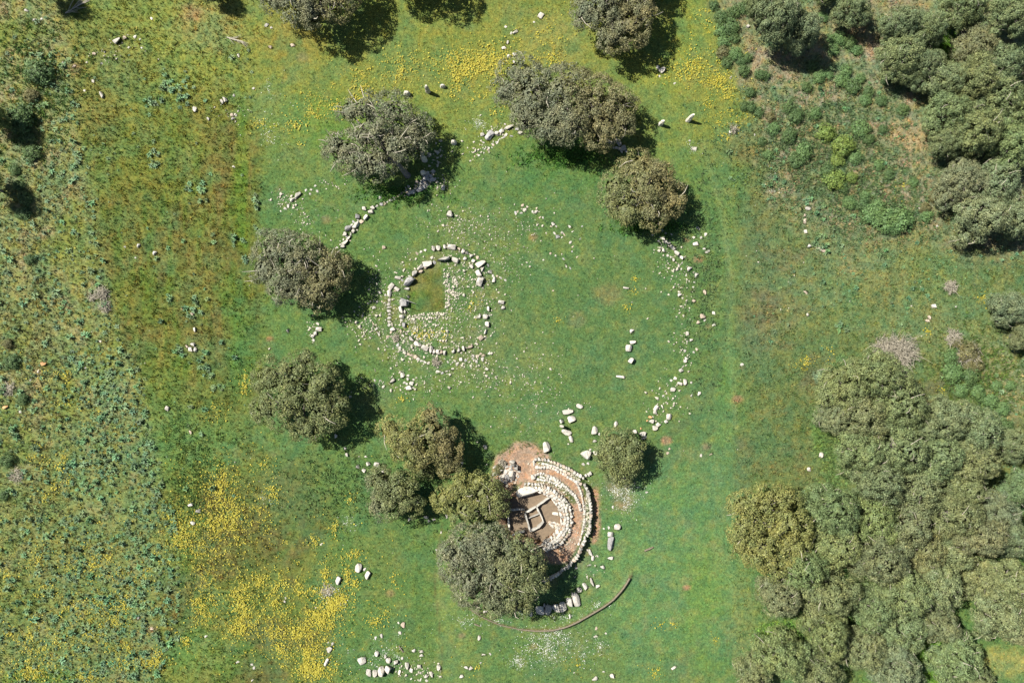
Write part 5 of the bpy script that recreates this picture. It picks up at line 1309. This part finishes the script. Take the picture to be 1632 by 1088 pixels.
for i, (px, py, r_) in enumerate(TP[290:]):
    v, f = ROS[i % 5]; s = r_ / PPM * 1.1; a = random.uniform(0, 6.28); c, sn = math.cos(a), math.sin(a)
    x, y = W(px, py); z = ghs(px, py)
    hs = s * random.uniform(1.4, 2.3)
    VV.append(np.column_stack([(v[:, 0] * c - v[:, 1] * sn) * s + x, (v[:, 0] * sn + v[:, 1] * c) * s + y, v[:, 2] * hs + z])); FF.append(f + o_); o_ += len(v)
    t = random.uniform(.6, 1.35); CCc.append(np.tile(TC * (t * random.uniform(.8, 1.3), t, t * random.uniform(.75, 1.1)), (len(v), 1)))
tag(link('thistle_field', mesh_np('thistle_field', np.concatenate(VV), np.concatenate(FF), M_THIS, np.concatenate(CCc))), 'mass of smaller blue-green thistles filling the margins', 'thistles', None, 'stuff')

# tall rank herbs along wood, rings and scrub (stuff)
def herbs():
    P = []; col = []
    for x, y, rx, ry, n, c in [(1325, 730, 16, 80, 600, (118, 146, 84)), (1305, 680, 8, 30, 150, (114, 146, 80)), (1240, 1005, 26, 14, 300, (122, 160, 74)), (1490, 1050, 26, 26, 600, (112, 158, 56)), (900, 250, 60, 16, 500, (92, 138, 62)), (1030, 360, 45, 10, 300, (92, 138, 62)),
                               (640, 310, 60, 14, 300, (92, 138, 62)), (1310, 240, 110, 90, 2600, (104, 128, 84)), (1400, 330, 100, 60, 1200, (104, 132, 84)), (1560, 600, 60, 60, 1200, (100, 126, 64)), (60, 130, 70, 110, 900, (92, 126, 62)), (60, 560, 60, 420, 1400, (134, 140, 96)),
                               (310, 760, 40, 90, 500, (104, 134, 74)), (1500, 70, 18, 30, 300, (108, 156, 58)), (1120, 470, 30, 150, 500, (108, 134, 88)), (560, 780, 120, 60, 700, (110, 140, 84))]:
        q = rng.normal(0, .6, (n, 2)) * (rx, ry) + (x, y); P.append(q); col.append(np.tile(alb(c) * 1.35, (n, 1)))
    P = np.concatenate(P); col = np.concatenate(col) * rng.uniform(.7, 1.25, (len(P), 1))
    k = sdf(P[:, 0], P[:, 1], EARTH) > 4
    P = P[k]; col = col[k]
    Q = []      # weeds in the joints and on the ledges of the tomb
    for line, n, sd in ((GRASSBAND, 420, 2.2), (GRASSBAND2, 260, 3.0), (Z1([(690, 320), (745, 370), (782, 430), (782, 500), (745, 565)]), 110, 5), (Z1([(905, 300), (925, 400), (925, 520), (880, 600)]), 90, 5), (Z1([(430, 140), (520, 90), (620, 90), (680, 170)]), 130, 5)):
        L_ = along(line, 1.0)
        for i in range(n):
            p, v = random.choice(L_); Q.append((p[0] + random.gauss(0, sd), p[1] + random.gauss(0, sd)))
    Q = np.array(Q); Q = Q[sdf(Q[:, 0], Q[:, 1], PIT) > 3]
    P = np.concatenate([P, Q]); col = np.concatenate([col, np.tile(alb((112, 134, 70)) * 1.4, (len(Q), 1)) * rng.uniform(.7, 1.3, (len(Q), 1))])
    o = link('undergrowth', scatter_blades('undergrowth', P, np.concatenate([rng.uniform(.16, .34, len(P) - len(Q)), rng.uniform(.08, .17, len(Q))]), col, 6, M_GRASS, .85, .4))
    tag(o, 'rank green herbs along the wood and under the scrub', 'undergrowth', None, 'stuff')
herbs()

def stone_skirts():
    P = []
    for px, py, rx, ry, rot in FEET:
        k = int(5 + (rx + ry) * 2.2); c, sn = math.cos(math.radians(rot)), math.sin(math.radians(rot))
        for i in range(k):
            a = random.uniform(0, 6.28); f = random.uniform(.82, 1.15); u, v = math.cos(a) * rx * f, math.sin(a) * ry * f
            P.append((px + u * c - v * sn, py - (u * sn + v * c)))
    P = np.array(P)
    C = ground_albedo(P[:, 0], P[:, 1]) * rng.uniform(.6, 1.3, (len(P), 1))
    o = link('grass_fringe', scatter_blades('grass_fringe', P, rng.uniform(.10, .20, len(P)), C, 4, M_GRASS, .6, .3))
    tag(o, 'longer grass growing up round the feet of the stones', 'grass', None, 'stuff')
stone_skirts()

# ------------------------------------------------------------------ flowers (stuff)
def flowers(name, blobs, mat, label, smin, smax, seed, zlift=.12):
    r = np.random.default_rng(seed); P = []
    for x, y, rx, ry, n in blobs:
        # flowers grow in little drifts
        if y < 250: n = int(n * .68)
        k = max(1, n // 9); cc = r.normal(0, .5, (k, 2)) * (rx, ry) + (x, y)
        q = cc[r.integers(0, k, n)] + r.normal(0, 1, (n, 2)) * r.choice([1.6, 3.0, 5.0], (n, 1)); P.append(q); h = int(n * .75)
        P.append(r.normal(0, 1.15, (h, 2)) * (rx, ry) + (x, y))
    P = np.concatenate(P); n = len(P)
    z = gh(P[:, 0], P[:, 1]) + zlift * r.uniform(.1, 1.5, n); x, y = W(P[:, 0], P[:, 1]); s = smin + (smax - smin) * r.random(n) ** 2.2 * 1.3
    k = 5; V = np.zeros((n, k + 1, 3)); V[:, 0] = np.stack([x, y, z + s * .25], -1)
    a0 = r.uniform(0, 6.28, n)
    tx, ty = r.normal(0, .25, n), r.normal(0, .25, n)
    for j in range(k):
        a = a0 + 2 * np.pi * j / k; q = s * r.uniform(.7, 1.1, n)
        dx, dy = np.cos(a) * q, np.sin(a) * q
        V[:, j + 1] = np.stack([x + dx, y + dy, z + dx * tx + dy * ty], -1)
    F = np.array([(0, j + 1, (j + 1) % k + 1) for j in range(k)])
    F = (F[None] + (np.arange(n) * (k + 1))[:, None, None]).reshape(-1, 3)
    tag(link(name, mesh_np(name, V.reshape(-1, 3), F, mat)), label, 'flowers', None, 'stuff')
YB = [(380, 880, 110, 90, 500), (460, 1000, 90, 60, 350), (130, 960, 120, 90, 380), (765, 103, 38, 18, 1000), (742, 108, 22, 12, 330), (788, 92, 22, 14, 260), (720, 98, 14, 10, 120), (730, 125, 8, 10, 100), (640, 122, 14, 8, 90), (638, 105, 34, 22, 160), (655, 110, 30, 16, 90), (575, 120, 14, 14, 90), (578, 140, 12, 12, 110), (565, 155, 10, 8, 80), (535, 170, 12, 8, 70), (505, 178, 18, 9, 120), (495, 160, 18, 12, 60),
      (470, 200, 16, 7, 90), (415, 198, 7, 6, 50), (475, 228, 5, 4, 20), (725, 150, 20, 12, 60), (760, 155, 16, 12, 50), (875, 93, 9, 9, 90), (888, 102, 8, 7, 60), (878, 55, 26, 22, 110), (865, 70, 30, 30, 60), (1105, 103, 26, 14, 360), (1142, 128, 20, 10, 330), (1080, 118, 18, 10, 100), (1160, 148, 12, 12, 110), (1125, 60, 40, 46, 170),
      (1150, 195, 26, 26, 90), (1130, 165, 10, 10, 40), (1182, 195, 8, 6, 30), (1155, 218, 10, 6, 30), (790, 175, 14, 10, 50),
      (345, 782, 20, 30, 360), (350, 770, 30, 26, 160), (365, 808, 22, 22, 200), (288, 858, 16, 18, 260), (285, 835, 14, 14, 130), (345, 835, 34, 16, 330), (372, 830, 12, 16, 150), (320, 870, 30, 20, 120), (320, 905, 30, 20, 90), (318, 965, 12, 14, 150), (330, 978, 8, 8, 60), (385, 955, 14, 30, 420), (388, 990, 12, 18, 260), (372, 1000, 12, 8, 70), (335, 940, 24, 30, 120),
      (296, 1022, 6, 7, 60), (412, 925, 8, 12, 110), (430, 985, 20, 20, 150), (445, 935, 14, 8, 110), (440, 1010, 14, 12, 130), (488, 942, 16, 6, 90), (475, 930, 10, 8, 30), (518, 912, 5, 14, 90), (554, 918, 5, 16, 110), (566, 928, 8, 6, 30), (560, 885, 12, 4, 40), (570, 880, 8, 4, 20), (525, 965, 18, 16, 460), (540, 955, 12, 12, 250), (510, 985, 18, 14, 420),
      (480, 1010, 22, 12, 330), (495, 1040, 14, 14, 220), (505, 1065, 20, 16, 420), (490, 1060, 10, 12, 130), (447, 1035, 9, 9, 110), (530, 1068, 10, 10, 50), (597, 990, 12, 6, 60), (610, 975, 14, 8, 30), (640, 925, 14, 10, 25), (435, 958, 6, 6, 50), (530, 840, 8, 10, 50), (500, 862, 8, 6, 50), (425, 850, 10, 12, 25), (560, 795, 8, 8, 25),
      (432, 780, 10, 16, 60), (438, 790, 6, 6, 30), (415, 810, 8, 8, 40), (420, 735, 14, 8, 35), (390, 615, 6, 12, 60), (392, 600, 6, 6, 20), (340, 655, 14, 12, 40), (50, 1070, 40, 14, 300), (40, 1060, 20, 12, 100), (140, 1078, 14, 7, 150), (60, 1040, 40, 16, 120), (240, 1055, 18, 6, 150), (250, 1045, 6, 6, 60), (195, 1058, 12, 8, 70), (205, 1028, 6, 8, 50),
      (170, 1025, 14, 7, 50), (195, 965, 14, 10, 100), (185, 990, 14, 7, 80), (150, 900, 8, 12, 70), (170, 890, 14, 8, 60), (190, 915, 7, 8, 40), (230, 910, 6, 12, 60), (120, 965, 10, 10, 60), (60, 890, 12, 8, 60), (50, 1010, 8, 10, 60), (15, 1010, 10, 12, 60), (100, 1020, 10, 10, 60), (165, 970, 10, 8, 40), (150, 1008, 14, 8, 40), (90, 870, 14, 20, 30), (120, 870, 40, 40, 60),
      (100, 985, 80, 60, 140), (10, 915, 12, 12, 40), (108, 598, 6, 7, 60), (93, 600, 8, 8, 20), (100, 730, 5, 7, 40), (97, 745, 5, 6, 40), (55, 730, 8, 4, 25), (75, 735, 4, 4, 12), (88, 775, 6, 8, 40), (110, 765, 4, 6, 20), (70, 790, 6, 4, 30), (65, 742, 6, 5, 15), (110, 640, 4, 4, 12), (155, 652, 4, 3, 12), (268, 820, 6, 4, 20),
      (670, 530, 12, 6, 40), (682, 534, 5, 4, 25), (705, 535, 8, 5, 20), (1012, 444, 3, 2.5, 14), (1009, 465, 4, 4, 12), (1000, 490, 3, 5, 16), (889, 512, 5, 4, 14), (758, 484, 6, 4, 15), (762, 1063, 6, 5, 15), (1286, 572, 4, 3, 16), (1284, 581, 5, 4, 20), (1265, 583, 4, 3, 10), (1325, 557, 4, 3, 8), (1322, 580, 6, 3, 10), (1565, 475, 8, 5, 30), (1480, 530, 5, 4, 20), (1503, 622, 4, 3, 15),
      (1578, 638, 5, 4, 12), (1440, 298, 8, 6, 20), (640, 636, 5, 3, 15), (1048, 996, 6, 4, 12), (1074, 996, 3, 3, 8), (1138, 1020, 4, 4, 10), (1040, 1075, 10, 8, 30), (908, 1057, 10, 7, 20), (555, 125, 40, 30, 50), (100, 620, 70, 60, 40), (60, 700, 60, 200, 60), (750, 490, 8, 8, 10)]
flowers('yellow_flowers', YB, M_FLOWER, 'drifts of bright yellow spring flowers in the grass', .038, .082, 5)
WB = [(870, 1035, 24, 14, 240), (900, 1020, 18, 12, 90), (825, 1052, 10, 8, 110), (865, 1015, 22, 10, 130), (885, 1005, 16, 6, 60), (905, 980, 22, 6, 60), (950, 965, 12, 5, 50), (765, 198, 12, 5, 120), (985, 778, 26, 12, 160), (1000, 798, 12, 16, 110), (960, 1025, 8, 8, 30), (930, 1040, 26, 16, 60), (1105, 237, 8, 8, 30), (610, 1050, 40, 20, 160),
      (740, 985, 20, 10, 60), (525, 945, 10, 6, 50), (430, 215, 14, 24, 60), (425, 150, 16, 20, 40), (830, 975, 14, 4, 40), (800, 990, 20, 4, 30), (1240, 280, 30, 30, 40), (545, 960, 6, 6, 20), (555, 835, 10, 12, 30), (420, 790, 20, 30, 25)]
flowers('white_flowers', WB, M_WHITE, 'patches of tiny white flowers in the grass', .02, .045, 6, .08)
